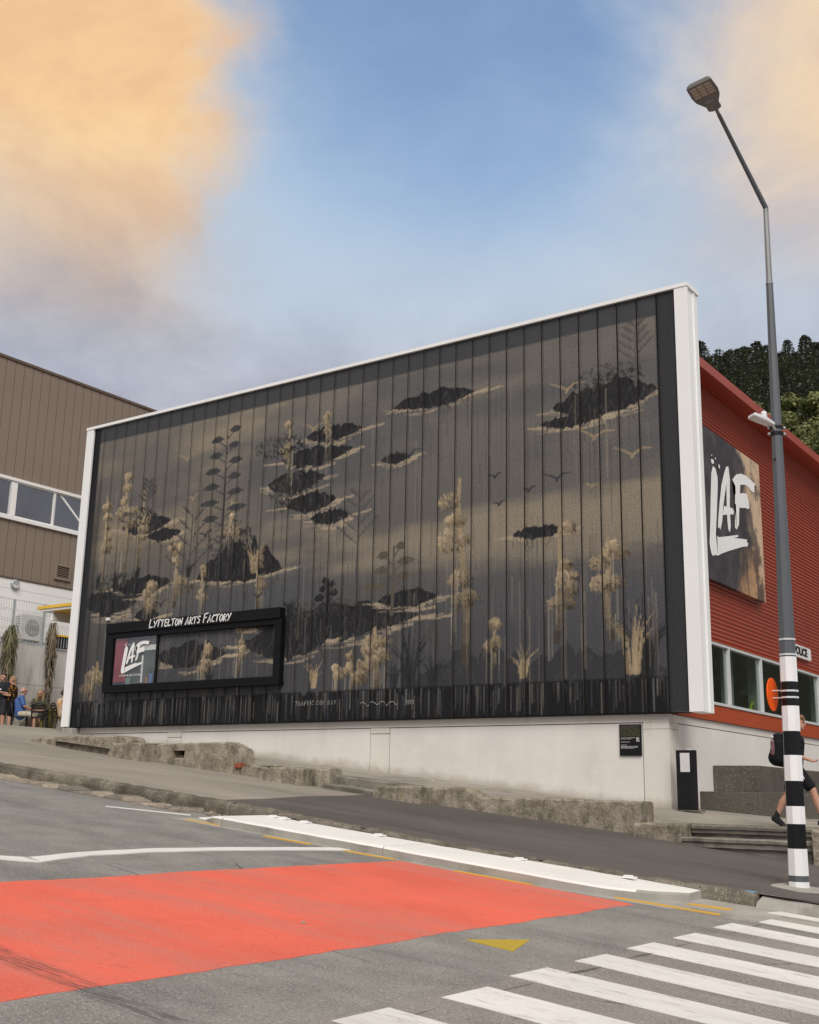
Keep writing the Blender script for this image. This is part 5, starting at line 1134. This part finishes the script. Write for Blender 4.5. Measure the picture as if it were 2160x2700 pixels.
# ================================================================== people
def skin(name, c): return plain(name, c, .55, .06, 8, 0, .35)
m_sk1 = skin('skin_light', (.50, .28, .20)); m_sk2 = skin('skin_tan', (.46, .25, .17))
def cloth(name, c, var=.2, sc=9): return plain(name, c, .85, var, sc, 0, .15, .2, 60)
def body_obj(name, caps, mat, parent, M, voxel=.012, balls=(), sm=4):
    b = MB()
    for a_, b_, ra, rb in caps: b.capsule(a_, b_, ra, rb)
    for c, r in balls: b.ball(c, r, 0, 16, 12)
    me = b.mesh(name); me.materials.append(mat); me.transform(M)
    o = add(name, me, parent); r = o.modifiers.new('remesh', 'REMESH'); r.mode = 'VOXEL'; r.voxel_size = voxel; r.use_smooth_shade = True
    s = o.modifiers.new('smooth', 'SMOOTH'); s.factor = .5; s.iterations = sm
    return o
def hand(w, d, side, s=1.0):
    """palm and five curled fingers from wrist w, pointing along d; side: thumb direction"""
    w = Vector(w); d = Vector(d).normalized(); sd_ = Vector(side).normalized(); dn_ = d.cross(sd_).normalized(); C = []
    k = w + d * .085 * s
    C.append((w, w + d * .05 * s + sd_ * .012, .024, .024)); C.append((w + d * .03 * s - sd_ * .01, k - sd_ * .02, .018, .017)); C.append((w + d * .03 * s + sd_ * .01, k + sd_ * .02, .018, .016))
    for i, L in enumerate((.062, .072, .068, .052)):
        o = k + sd_ * (.028 - .019 * i); m = o + d * L * .55 + dn_ * .012; C.append((o - d * .012, m, .0095, .009)); C.append((m, m + d * L * .30 + dn_ * .030, .009, .008))
    t0 = w + d * .03 * s + sd_ * .026; t1 = t0 + d * .035 + sd_ * .022; C.append((t0, t1, .012, .0105)); C.append((t1, t1 + d * .03 + dn_ * .01, .0105, .009))
    return C
def head_balls(h, f, s=1.0):
    """h: head centre, f: unit facing direction"""
    h = Vector(h); f = Vector(f).normalized(); r = Vector((-f.y, f.x, 0)); u = Vector((0, 0, 1)); B = []
    B.append((h + u * .02 - f * .012, (.083 * s, .083 * s, .10 * s))); B.append((h - u * .045 + f * .022, (.06 * s, .06 * s, .075 * s)))
    C = [(h - u * .085 + f * .045, h - u * .085 + f * .06, .026 * s, .024 * s), (h + f * .082 + u * .008, h + f * .104 - u * .022, .009, .014), (h + f * .085 + r * .03 + u * .028, h + f * .085 - r * .03 + u * .028, .012, .012), (h - u * .058 + f * .084 + r * .015, h - u * .058 + f * .084 - r * .015, .009, .009)]
    for g in (-1, 1): C.append((h + r * g * .082 + u * .012 - f * .012, h + r * g * .084 - u * .02 - f * .008, .014, .011))
    return B, C
def eyes(h, f, parent, M):
    h = Vector(h); f = Vector(f).normalized(); r = Vector((-f.y, f.x, 0)); b = MB()
    for g in (-1, 1): b.ball(h + f * .083 + r * g * .032 + Vector((0, 0, .008)), (.012, .012, .008), 0, 8, 6)
    me = b.mesh('eyes'); me.materials.append(m_lettb); me.transform(M); add('eyes', me, parent)
def mouth(h, f, parent, M):
    h = Vector(h); f = Vector(f).normalized(); r = Vector((-f.y, f.x, 0)); b = MB(); b.capsule(h - Vector((0, 0, .06)) + f * .088 + r * .02, h - Vector((0, 0, .06)) + f * .088 - r * .02, .006, .006)
    me = b.mesh('mouth'); me.materials.append(plain('lips', (.36, .13, .11), .5, .1, 9)); me.transform(M); add('mouth', me, parent)
def shoe(a, t, mat, parent, M, v=.012):
    a = Vector(a); t = Vector(t).normalized()   # a: ankle, t: toe direction
    return body_obj('shoe', [(a + Vector((0, 0, -.03)) - t * .03, a + Vector((0, 0, -.01)), .048, .045), (a - Vector((0, 0, .055)) - t * .05, a - Vector((0, 0, .062)) + t * .16, .040, .034), (a + t * .03 - Vector((0, 0, .02)), a + t * .13 - Vector((0, 0, .05)), .042, .034)], mat, parent, M, v)
# --- the walker behind the pole (local x: the way they walk)
wk = empty('person'); MW = Matrix.Translation((-5.67, 18.42, -.332)) @ Matrix.Rotation(radians(12), 4, 'Z')
hip = (0, 0, .93); ch = (.04, 0, 1.26); nk = (.055, 0, 1.42); hd_ = Vector((.115, 0, 1.555)); fc = (1, 0, -.04)
aB, kB, hB = (-.30, .09, .125), (-.085, .09, .50), (-.01, .09, .90); aF, kF, hF = (.40, -.09, .105), (.275, -.09, .53), (.02, -.09, .90)
B, C = head_balls(hd_, fc)
sR, eR, wR = (.06, -.19, 1.37), (.0, -.235, 1.09), (.24, -.22, .99); sL, eL, wL = (.05, .19, 1.37), (-.10, .24, 1.10), (-.05, .24, .85)
caps = C + [(hip, ch, .12, .13), (ch, nk, .12, .055), (nk, hd_ - Vector((0, 0, .06)), .052, .05), (hB, kB, .082, .058), (kB, (-.20, .09, .34), .056, .058), ((-.20, .09, .34), aB, .056, .034), (hF, kF, .082, .058), (kF, (.33, -.09, .34), .056, .056), ((.33, -.09, .34), aF, .056, .034), (ch, sR, .08, .055), (ch, sL, .08, .055), (sR, eR, .046, .038), (eR, wR, .038, .025), (sL, eL, .046, .038), (eL, wL, .038, .025)] + hand(wR, (.95, 0, -.30), (.2, 1, .3)) + hand(wL, (.1, 0, -1), (1, 0, 0))
body_obj('body', caps, m_sk2, wk, MW, .0085, B, 3); eyes(hd_, fc, wk, MW); mouth(hd_, fc, wk, MW)
body_obj('hair', [(hd_ + Vector((-.02, 0, .055)), hd_ + Vector((-.035, 0, .03)), .088, .092), (hd_ + Vector((.05, .03, .085)), hd_ + Vector((.05, -.03, .085)), .042, .042), (hd_ + Vector((-.05, .05, -.02)), hd_ + Vector((-.05, -.05, -.02)), .05, .05), (hd_ + Vector((.075, .02, .07)), hd_ + Vector((.085, -.02, .05)), .026, .022)], plain('brown_hair', (.20, .11, .055), .6, .35, 40, stretch=(1, 1, .2)), wk, MW, .009)
m_sh = cloth('black_shirt', (.018, .018, .02)); m_shorts = cloth('black_shorts', (.012, .012, .014))
body_obj('shirt', [((0, 0, .90), ch, .15, .155), (ch, (.05, 0, 1.38), .15, .085), (ch, sR, .10, .07), (ch, sL, .10, .07), (sR, (.02, -.225, 1.16), .066, .062), (sL, (-.05, .225, 1.17), .066, .062)], m_sh, wk, MW)
body_obj('shorts', [((0, 0, .96), (0, 0, .88), .145, .15), (hB, (-.075, .09, .56), .105, .088), (hF, (.225, -.09, .60), .105, .088)], m_shorts, wk, MW)
b = MB(); body_obj('side_stripe', [((.12, -.185, .80), (.17, -.19, .70), .008, .008)], m_lett, wk, MW, .006)
for a, t in ((aB, (.75, 0, -.5)), (aF, (.95, 0, .04))): shoe(a, t, cloth('black_shoe', (.022, .023, .025)), wk, MW)
for k, a in (((-.255, .09, .23), aB), ((.37, -.09, .20), aF)): body_obj('sock', [(k, a, .042, .042)], m_sh, wk, MW)
base_at(wk, -5.67, 18.42, -.332); tag(wk, 'person in black shirt and shorts striding right behind the striped pole', 'person')
bp = empty('backpack'); body_obj('pack_body', [((-.20, -.08, 1.30), (-.20, .08, 1.30), .10, .10), ((-.23, -.09, 1.02), (-.23, .09, 1.02), .13, .13), ((-.24, -.06, .98), (-.12, -.06, .94), .09, .07), ((-.19, -.10, 1.22), (-.22, -.10, 1.05), .11, .12)], cloth('black_pack', (.012, .012, .014)), bp, MW)
body_obj('shoulder_strap', [((-.14, -.12, 1.36), (.05, -.13, 1.455), .022, .022), ((.05, -.13, 1.455), (.185, -.13, 1.25), .022, .02), ((.185, -.13, 1.25), (.0, -.16, 1.02), .02, .018)], m_sh, bp, MW)
body_obj('bottle', [((-.27, -.19, 1.08), (-.27, -.19, 1.26), .036, .034), ((-.27, -.19, 1.27), (-.27, -.19, 1.31), .02, .018)], plain('bottle_plastic', (.17, .09, .10), .25, .5, 14), bp, MW)
body_obj('bottle_cap', [((-.27, -.19, 1.325), (-.27, -.19, 1.335), .021, .02)], m_paper, bp, MW, .008)
base_at(bp, -5.9, 18.4, .6); tag(bp, 'black backpack with drink bottle on the back of the walking person', 'backpack')
# --- courtyard people: local x to the right as seen from the street, y away, z up
GZ0 = 1.66
def frame(px_, py_, a=0): return Matrix.Translation((px_, py_, GZ0)) @ Matrix.Rotation(radians(35.3 + 16 + a), 4, 'Z')
def standing(label, px_, py_, a, h, sk, hair_m, shirt_m, legs_m, fdir, hairlong=False, socks=True, print_=False):
    e = empty('person'); M = frame(px_, py_, a) @ Matrix.Scale(h / 1.70, 4); f = Vector(fdir).normalized(); hd = Vector((f.x * .05, f.y * .05, 1.585)); B, C = head_balls(hd, f); r = Vector((-f.y, f.x, 0))
    sh = [r * .18 + Vector((0, 0, 1.38)), r * -.18 + Vector((0, 0, 1.38))]; el = [r * .235 + f * .02 + Vector((0, 0, 1.10)), r * -.235 + f * .02 + Vector((0, 0, 1.10))]; wr = [r * .10 + f * .26 + Vector((0, 0, 1.13)), r * -.06 + f * .27 + Vector((0, 0, 1.10))]
    caps = C + [((0, 0, .92), (0, 0, 1.28), .115, .125), ((0, 0, 1.28), (0, 0, 1.43), .115, .055), ((0, 0, 1.43), hd - Vector((0, 0, .06)), .052, .05)]
    for g, s in ((1, 0), (-1, 1)):
        hp = r * g * .085 + Vector((0, 0, .90)); kn = r * g * .09 + Vector((0, 0, .50)) + f * .02; an = r * g * .095 + Vector((0, 0, .09)); cf = kn.lerp(an, .3) - f * .015
        caps += [(hp, kn, .085, .06), (kn, cf, .056, .06), (cf, an, .06, .036), (an - Vector((0, 0, .03)), an + f * .15 - Vector((0, 0, .06)), .04, .03), (Vector((0, 0, 1.30)), sh[s], .08, .055), (sh[s], el[s], .046, .038), (el[s], wr[s], .038, .026)] + hand(wr[s], r * (-g) * .5 + f * .7, (0, 0, 1))
    body_obj('body', caps, sk, e, M, .011, B)
    eyes(hd, f, e, M); mouth(hd, f, e, M)
    hc = [(hd + Vector((0, 0, .06)) - f * .03, hd + Vector((0, 0, .03)) - f * .05, .088, .088), (hd + Vector((0, 0, .09)) + f * .04, hd + Vector((0, 0, .08)), .04, .05)]
    if hairlong: hc += [(hd - f * .09, hd - f * .12 - Vector((0, 0, .20)), .05, .028)]
    body_obj('hair', hc, hair_m, e, M, .011)
    sl = [(sh[s], sh[s].lerp(el[s], .72), .068, .066) for s in (0, 1)]
    body_obj('shirt', [((0, 0, .90), (0, 0, 1.28), .155, .155), ((0, 0, 1.28), (0, 0, 1.40), .15, .08)] + [(Vector((0, 0, 1.30)), sh[s], .10, .072) for s in (0, 1)] + sl, shirt_m, e, M)
    body_obj('shorts', [((0, 0, .94), (0, 0, .86), .15, .155)] + [(r * g * .085 + Vector((0, 0, .88)), r * g * .09 + Vector((0, 0, .54)), .11, .10) for g in (1, -1)], legs_m, e, M)
    if print_:
        b = MB(); q = f * .158; c0 = Vector((0, 0, 1.22)) + q; b.face([c0 - r * .07 - Vector((0, 0, .02)), c0 + r * .07 - Vector((0, 0, .02)), c0 + r * .07 + Vector((0, 0, .02)), c0 - r * .07 + Vector((0, 0, .02))]); me = b.mesh('shirt_print'); me.materials.append(m_lett); me.transform(M); add('shirt_print', me, e)
    if socks: body_obj('socks', [(r * g * .095 + Vector((0, 0, .16)), r * g * .095 + Vector((0, 0, .07)) + f * .0, .046, .05) for g in (1, -1)], m_paper, e, M)
    body_obj('shoes', [(r * g * .095 - f * .05 + Vector((0, 0, .045)), r * g * .095 + f * .17 + Vector((0, 0, .035)), .048, .038) for g in (1, -1)], m_paper, e, M)
    base_at(e, px_, py_, GZ0); return tag(e, label, 'person')
m_hairb = plain('dark_brown_hair', (.06, .035, .022), .6, .3, 40); m_hairl = plain('blond_hair', (.30, .20, .10), .6, .35, 40); m_hairg = plain('thin_white_hair', (.5, .42, .38), .6, .1, 20)
a_ = NT('floral_shirt'); vo = a_.n('ShaderNodeTexVoronoi'); a_.l(a_.co, vo.inputs['Vector']); vo.inputs['Scale'].default_value = 11
m_flor = a_.set(a_.mix(a_.range(vo.outputs['Distance'], .25, .42), (.36, .16, .035), (.022, .014, .010)), .85, 0, .15)
a_ = NT('orange_patterned_shirt'); vo = a_.n('ShaderNodeTexVoronoi'); a_.l(a_.co, vo.inputs['Vector']); vo.inputs['Scale'].default_value = 12
m_oran = a_.set(a_.mix(a_.range(vo.outputs['Distance'], .3, .45), (.70, .30, .06), (.62, .50, .36)), .85, 0, .15)
standing('standing person in dark tee with white print at the left edge', -30.74, 22.02, 0, 1.74, m_sk1, m_hairb, cloth('charcoal_tee', (.022, .026, .03)), cloth('charcoal_shorts', (.035, .035, .04)), (-.55, -.8, 0), False, True, True)
standing('standing person in dark floral shirt and black shorts seen from behind', -30.45, 22.18, 0, 1.64, m_sk1, m_hairl, m_flor, m_shorts, (-.9, .2, 0), True)
def seated(label, px_, py_, a, f, sk, hair, shirt_m, leg_m, sc=1.0, long=False, bald=False):
    e = empty('person'); M = frame(px_, py_, a) @ Matrix.Scale(sc, 4); f = Vector(f).normalized(); r = Vector((-f.y, f.x, 0)); Zv = lambda z: Vector((0, 0, z))
    lean = f * -.04; hd = Zv(1.21) + f * .04; B, C = head_balls(hd, f); caps = C + [(Zv(.53), Zv(.88) + lean, .125, .135), (Zv(.88) + lean, Zv(1.06), .125, .055), (Zv(1.06), hd - Zv(.06), .052, .05)]
    slv = []; trs = []; sho = []
    for g in (1, -1):
        hp = r * g * .09 + Zv(.52); kn = r * g * .13 + f * .43 + Zv(.50); an = r * g * .13 + f * .42 + Zv(.09); sh = r * g * .19 + Zv(1.0) + lean; el = r * g * .24 + f * .08 + Zv(.74); wr = r * g * .12 + f * .33 + Zv(.66)
        caps += [(hp, kn, .085, .062), (kn, kn.lerp(an, .35) - f * .02, .058, .06), (kn.lerp(an, .35) - f * .02, an, .06, .036), (an - Zv(.03), an + f * .15 - Zv(.06), .04, .03), (Zv(.92) + lean, sh, .08, .055), (sh, el, .047, .04), (el, wr, .04, .027)] + hand(wr, f * .8 - r * g * .3, (0, 0, 1))
        slv += [(Zv(.92) + lean, sh, .10, .075), (sh, sh.lerp(el, .75), .07, .068)]; trs += [(hp, kn, .105, .088)]; sho += [(an - f * .05 - Zv(.045), an + f * .17 - Zv(.055), .048, .038)]
    body_obj('body', caps, sk, e, M, .012, B); eyes(hd, f, e, M); mouth(hd, f, e, M)
    if bald: body_obj('hair', [(hd - f * .07 + r * .05, hd - f * .07 - r * .05, .045, .045)], hair, e, M)
    else: body_obj('hair', [(hd + Zv(.06) - f * .03, hd + Zv(.03) - f * .05, .09, .09)] + ([(hd - f * .06 + r * g * .075, hd - f * .02 + r * g * .10 - Zv(.26), .048, .035) for g in (1, -1)] if long else []), hair, e, M)
    body_obj('shirt', [(Zv(.50), Zv(.88) + lean, .165, .165), (Zv(.88) + lean, Zv(1.02), .155, .085)] + slv, shirt_m, e, M); body_obj('trousers', [(Zv(.54), Zv(.50), .14, .15)] + trs, leg_m, e, M); body_obj('shoes', sho, m_dark, e, M)
    base_at(e, px_, py_, GZ0); return tag(e, label, 'person')
m_pblk = plain('black_plastic', (.016, .016, .018), .4, .2, 5)
def chair(label, px_, py_, a, f):
    e = empty('plastic_chair'); M = frame(px_, py_, a); f = Vector(f).normalized(); r = Vector((-f.y, f.x, 0)); Zv = lambda z: Vector((0, 0, z))
    def part(nm, b): me = b.mesh(nm); me.materials.append(m_pblk); me.transform(M); return add(nm, me, e)
    b = MB(); b.prism([r * .22 + f * .22 + Zv(.42), r * -.22 + f * .22 + Zv(.42), r * -.20 - f * .20 + Zv(.41), r * .20 - f * .20 + Zv(.41)], Zv(.025)); part('seat', b)
    for g in (1, -1):
        b = MB(); b.tube([r * g * .21 + f * .20 + Zv(.43), r * g * .24 + f * .24], [.022, .018], 8); part('leg', b); b = MB(); b.tube([r * g * .19 - f * .19 + Zv(.43), r * g * .24 - f * .27], [.022, .018], 8); part('leg', b)
        b = MB(); b.tube([r * g * .20 - f * .20 + Zv(.42), r * g * .215 - f * .26 + Zv(.62), r * g * .20 - f * .29 + Zv(.78), r * g * .15 - f * .30 + Zv(.83)], [.022, .02, .02, .02], 8); part('back_post', b)
    b = MB(); b.tube([r * .16 - f * .30 + Zv(.825), r * .0 - f * .31 + Zv(.85), r * -.16 - f * .30 + Zv(.825)], .024, 8); part('top_rail', b)
    for z in (.56, .66, .74): b = MB(); b.prism([r * .2 - f * (.22 + (z - .42) * .2) + Zv(z), r * -.2 - f * (.22 + (z - .42) * .2) + Zv(z), r * -.2 - f * (.235 + (z - .42) * .2) + Zv(z + .05), r * .2 - f * (.235 + (z - .42) * .2) + Zv(z + .05)], -f * .014); part('slat', b)
    base_at(e, px_, py_, GZ0); return tag(e, label, 'chair', 'black plastic chairs in the courtyard')
seated('bald seated person in blue polo shirt and pale trousers', -30.12, 22.28, 0, (1, .12, 0), m_sk1, m_hairg, cloth('blue_polo', (.075, .145, .36)), cloth('beige_trousers', (.50, .44, .35)), 1.0, False, True)
chair('black plastic chair under the person in blue', -30.12, 22.28, 0, (1, .12, 0))
seated('seated person with long fair hair in an olive top facing the street', -30.45, 23.2, 0, (-.25, -1, 0), m_sk1, m_hairl, cloth('olive_top', (.075, .07, .045)), cloth('olive_skirt', (.06, .058, .045)), 1.0, True)
chair('black plastic chair under the person in olive', -30.45, 23.2, 0, (-.25, -1, 0))
chair('empty black plastic chair with its back to the street', -29.78, 22.74, 0, (.15, 1, 0))
seated('seated person in orange patterned shirt half hidden by the white frame', -29.05, 22.98, 0, (.8, .3, 0), m_sk2, m_hairb, m_oran, cloth('navy_trousers', (.02, .022, .045)), .95)
chair('black plastic chair at the foot of the white frame', -29.05, 22.98, 0, (.8, .3, 0))

for nm, lab, x, y, zf, m_ in (('dry_leaf', 'single pale dry leaf lying on the red surfacing', -6.15, 7.35, z_road, m_cob), ('litter', 'scrap of white litter on the upper path near the pilaster', -13.2, 19.6, z_up, m_paper), ('litter', 'scrap of white litter on the upper path by the terrazzo blocks', -6.2, 20.5, z_up0, m_paper)):
    b = MB(); z = zf(x, y) + .006; b.raw([(x - .03, y - .012, z - .006), (x + .006, y - .024, z), (x + .036, y + .006, z - .004), (x, y + .024, z + .004), (x, y, z + .012)], [(0, 1, 4), (1, 2, 4), (2, 3, 4), (3, 0, 4)]); tag(b.build(nm, m_), lab, 'leaf' if nm == 'dry_leaf' else 'litter')
# ================================================================== hill and trees
m_hill = gritty('hill_scrub', (.024, .029, .018), (.044, .050, .032), (.055, .062, .04), .05, 1.2, .95, .6, (.015, .022, .010), .03)
def hill_z(D, az):
    """height of the hillside at distance D on azimuth az (degrees from +Y towards +X)"""
    f = smooth01((az + 33) / 7.0) * (1 - .95 * smooth01((az - 24) / 18)); t = max(0, (D - 95) / 165.0)
    n = mnoise.noise((D * .012, az * .08, 0)) * 6
    return -12 + f * (26 + min(t, 1.15) ** 1.0 * 80 + n * min(1, t * 3))
V = []; F = []; azs = np.arange(-34, 80.1, 2.0); Ds = [60, 80, 95, 110, 125, 140, 155, 170, 185, 200, 215, 230, 245, 262, 285, 330, 420]
for D in Ds:
    for az in azs:
        z = hill_z(D, az) if D < 290 else hill_z(285, az) - (D - 285) * .25
        V.append((sin(radians(az)) * D, cos(radians(az)) * D, z if D > 62 else -16))
n = len(azs)
for i in range(len(Ds) - 1):
    for k in range(n - 1): F.append((i * n + k, i * n + k + 1, (i + 1) * n + k + 1, (i + 1) * n + k))
me = bpy.data.meshes.new('hill'); me.from_pydata(V, [], F); me.materials.append(m_hill); me.polygons.foreach_set('use_smooth', [True] * len(F)); tag(add('hill', me), kind='structure')
m_pine = leaf_mat('pine_needles', (.115, .130, .095), (.165, .18, .13), .95, .25); m_gum = leaf_mat('gum_leaves', (.085, .105, .036), (.155, .165, .065), .75, .4); m_shr = leaf_mat('scrub_leaves', (.05, .085, .018), (.10, .135, .032), .7)
def pine_mesh(seed, h=13.0, w=3.9, n=3600):
    r = np.random.default_rng(seed); b = MB(); V = []; F = []
    t = r.random(n) ** .8; an = r.uniform(0, 2 * pi, n); lay_ = .45 * np.floor(t * 11) / 11 + .55 * t + r.normal(0, .02, n)
    rr = w * (1.03 - np.clip(lay_, 0, 1)) ** .46 * (.35 + .65 * np.sqrt(r.random(n))) * (.8 + .35 * np.sin(an * 3 + seed))
    P = np.stack([np.cos(an) * rr, np.sin(an) * rr, h * (.10 + .90 * lay_) - rr * .25], 1); s = r.uniform(.18, .40, n)
    for i in range(n):
        d = Vector((cos(an[i]), sin(an[i]), -.15 + r.normal(0, .3))).normalized(); q = Vector((-d.y, d.x, r.normal(0, .4))).normalized(); c = Vector(P[i]); k = len(V)
        V += [c - d * s[i], c + q * s[i] * .45, c + d * s[i], c - q * s[i] * .45]; F.append((k, k + 1, k + 2, k + 3))
    me = bpy.data.meshes.new('pine_crown'); me.from_pydata([tuple(v) for v in V], [], F); me.materials.append(m_pine); return me
def broad_mesh(seed, R_, h, n, mat, flat=.8):
    r = np.random.default_rng(seed); V = []; F = []; cl = [(Vector((r.normal(0, R_ * .45), r.normal(0, R_ * .45), h + r.normal(0, R_ * .35))), R_ * r.uniform(.3, .6)) for _ in range(11)]
    for i in range(n):
        c, rad_ = cl[i % 11]; d = Vector(r.normal(0, 1, 3)).normalized(); p = c + Vector((d.x, d.y, d.z * flat)) * rad_ * (.6 + .4 * r.random()); s = r.uniform(.16, .38); u = Vector(r.normal(0, 1, 3)).normalized(); w = u.cross(d).normalized(); k = len(V)
        V += [p - u * s, p + w * s * .6, p + u * s, p - w * s * .6]; F.append((k, k + 1, k + 2, k + 3))
    me = bpy.data.meshes.new('broad_crown'); me.from_pydata([tuple(v) for v in V], [], F); me.materials.append(mat); return me
pines = [pine_mesh(k) for k in range(4)]; gums = [broad_mesh(20 + k, 3.2, 6.5, 2600, m_gum) for k in range(3)]; shrubs = [broad_mesh(40 + k, 2.6, 2.0, 1000, m_shr, .7) for k in range(2)]
tb = MB(); tb.tube([(0, 0, -1), (0.05, 0, 4), (0, 0, 11.5)], [.28, .2, .05], 7); trunk_p = tb.mesh('trunk'); trunk_p.materials.append(m_bark)
tb = MB(); tb.tube([(0, 0, -1), (.15, .1, 3), (.1, 0, 6)], [.22, .17, .06], 7)
for q in ((1.3, .5, 6), (-1.2, .7, 6.4), (.4, -1.4, 6.2)): tb.tube([(.15, .1, 3), (q[0] * .5, q[1] * .5, 4.6), q], [.12, .09, .03], 6)
trunk_g = tb.mesh('trunk'); trunk_g.materials.append(plain('pale_bark', (.26, .22, .17), .9, .2, 4))
def tree(name, label, crown, trunk, D, az, s, group, zoff=-.3, rz=0.0, szz=1.0):
    e = empty(name); x, y = sin(radians(az)) * D, cos(radians(az)) * D; e.location = (x, y, hill_z(D, az) + zoff); e.scale = (s, s, s * szz); e.rotation_euler = (0, 0, rz)
    if trunk: add('trunk', trunk, e)
    add('crown', crown, e); return tag(e, label, 'tree', group)
r = random.Random(31)
for k in range(26): tree('pine_tree', 'dark pine in the row along the hill skyline', pines[k % 4], trunk_p, r.uniform(252, 268), -25.4 + k * .48 + r.uniform(-.1, .1), r.uniform(.55, .95), 'pines along the hill skyline', -.5, r.uniform(0, 6), r.uniform(.75, 1.15))
# the wood below reads as one dark mass
Vs = []; Fs = []; rr_ = np.random.default_rng(3); srcs = []
for m_ in pines:
    co = np.empty(len(m_.vertices) * 3, np.float32); m_.vertices.foreach_get('co', co); srcs.append(co.reshape(-1, 4, 3)[::3] * np.array([1, 1, 1], np.float32))
off = 0; parts = []
for k in range(420):
    D = rr_.uniform(165, 252) if k < 300 else rr_.uniform(110, 240); az = rr_.uniform(-27, -11.5) if k < 300 else rr_.uniform(-11, 30); s = rr_.uniform(.5, .8); an = rr_.uniform(0, 6.28); q = srcs[k % 4]; R2 = np.array([[cos(an), -sin(an), 0], [sin(an), cos(an), 0], [0, 0, 1]]) * s
    parts.append(q.reshape(-1, 3) @ R2.T + np.array([sin(radians(az)) * D, cos(radians(az)) * D, hill_z(D, az) - .5]))
A = np.vstack(parts); me = bpy.data.meshes.new('pine_wood'); me.from_pydata(A.tolist(), [], np.arange(len(A)).reshape(-1, 4).tolist()); me.materials.append(m_pine); o = add('pine_wood', me); tag(o, 'dense dark pine wood covering the hillside below the skyline', 'wood', None, 'stuff')
gspots = [(178, -20.0, .95), (172, -18.6, .8), (165, -16.9, 1.15), (160, -15.6, 1.2), (150, -16.4, 1.0), (158, -14.6, 1.1), (146, -15.0, 1.0), (170, -19.3, .7), (140, -14.2, .95), (152, -17.6, .9)]
for k, (D, az, s) in enumerate(gspots): tree('gum_tree', 'light olive green tree standing below the dark pines on the hill', gums[k % 3], trunk_g, D, az, s, 'light green trees below the pines', -.3, k * 1.3)
for k in range(36): tree('hillside_shrub', 'bright green rounded shrub on the lower hillside', shrubs[k % 2], None, r.uniform(112, 150), r.uniform(-18.5, -12.5), r.uniform(.8, 1.3), 'bright shrubs on the lower hillside', -.4, r.uniform(0, 6))
hs = empty('hill_house'); az = -14.55; D = 128; hx, hy, hz = sin(radians(az)) * D, cos(radians(az)) * D, hill_z(D, az) + 3.6
MB().box((hx - 3, hy - 3, hz - 6), (hx + 6, hy + 3, hz + 1.4)).build('wall', m_wwall, hs); b = MB(); b.prism([(hx - 3.5, hy - 3.6, hz + 1.4), (hx + 6.5, hy - 3.6, hz + 1.4), (hx + 6.5, hy + 3.4, hz + 2.2), (hx - 3.5, hy + 3.4, hz + 2.2)], (0, 0, .25)); b.build('roof', m_alu, hs)
MB().box((hx - 2, hy - 3.05, hz - .8), (hx + 1, hy - 3.0, hz + .8)).build('window', m_dark, hs); base_at(hs, hx, hy, hz - 5); tag(hs, 'small white house with flat roof among trees on the hillside', 'house')
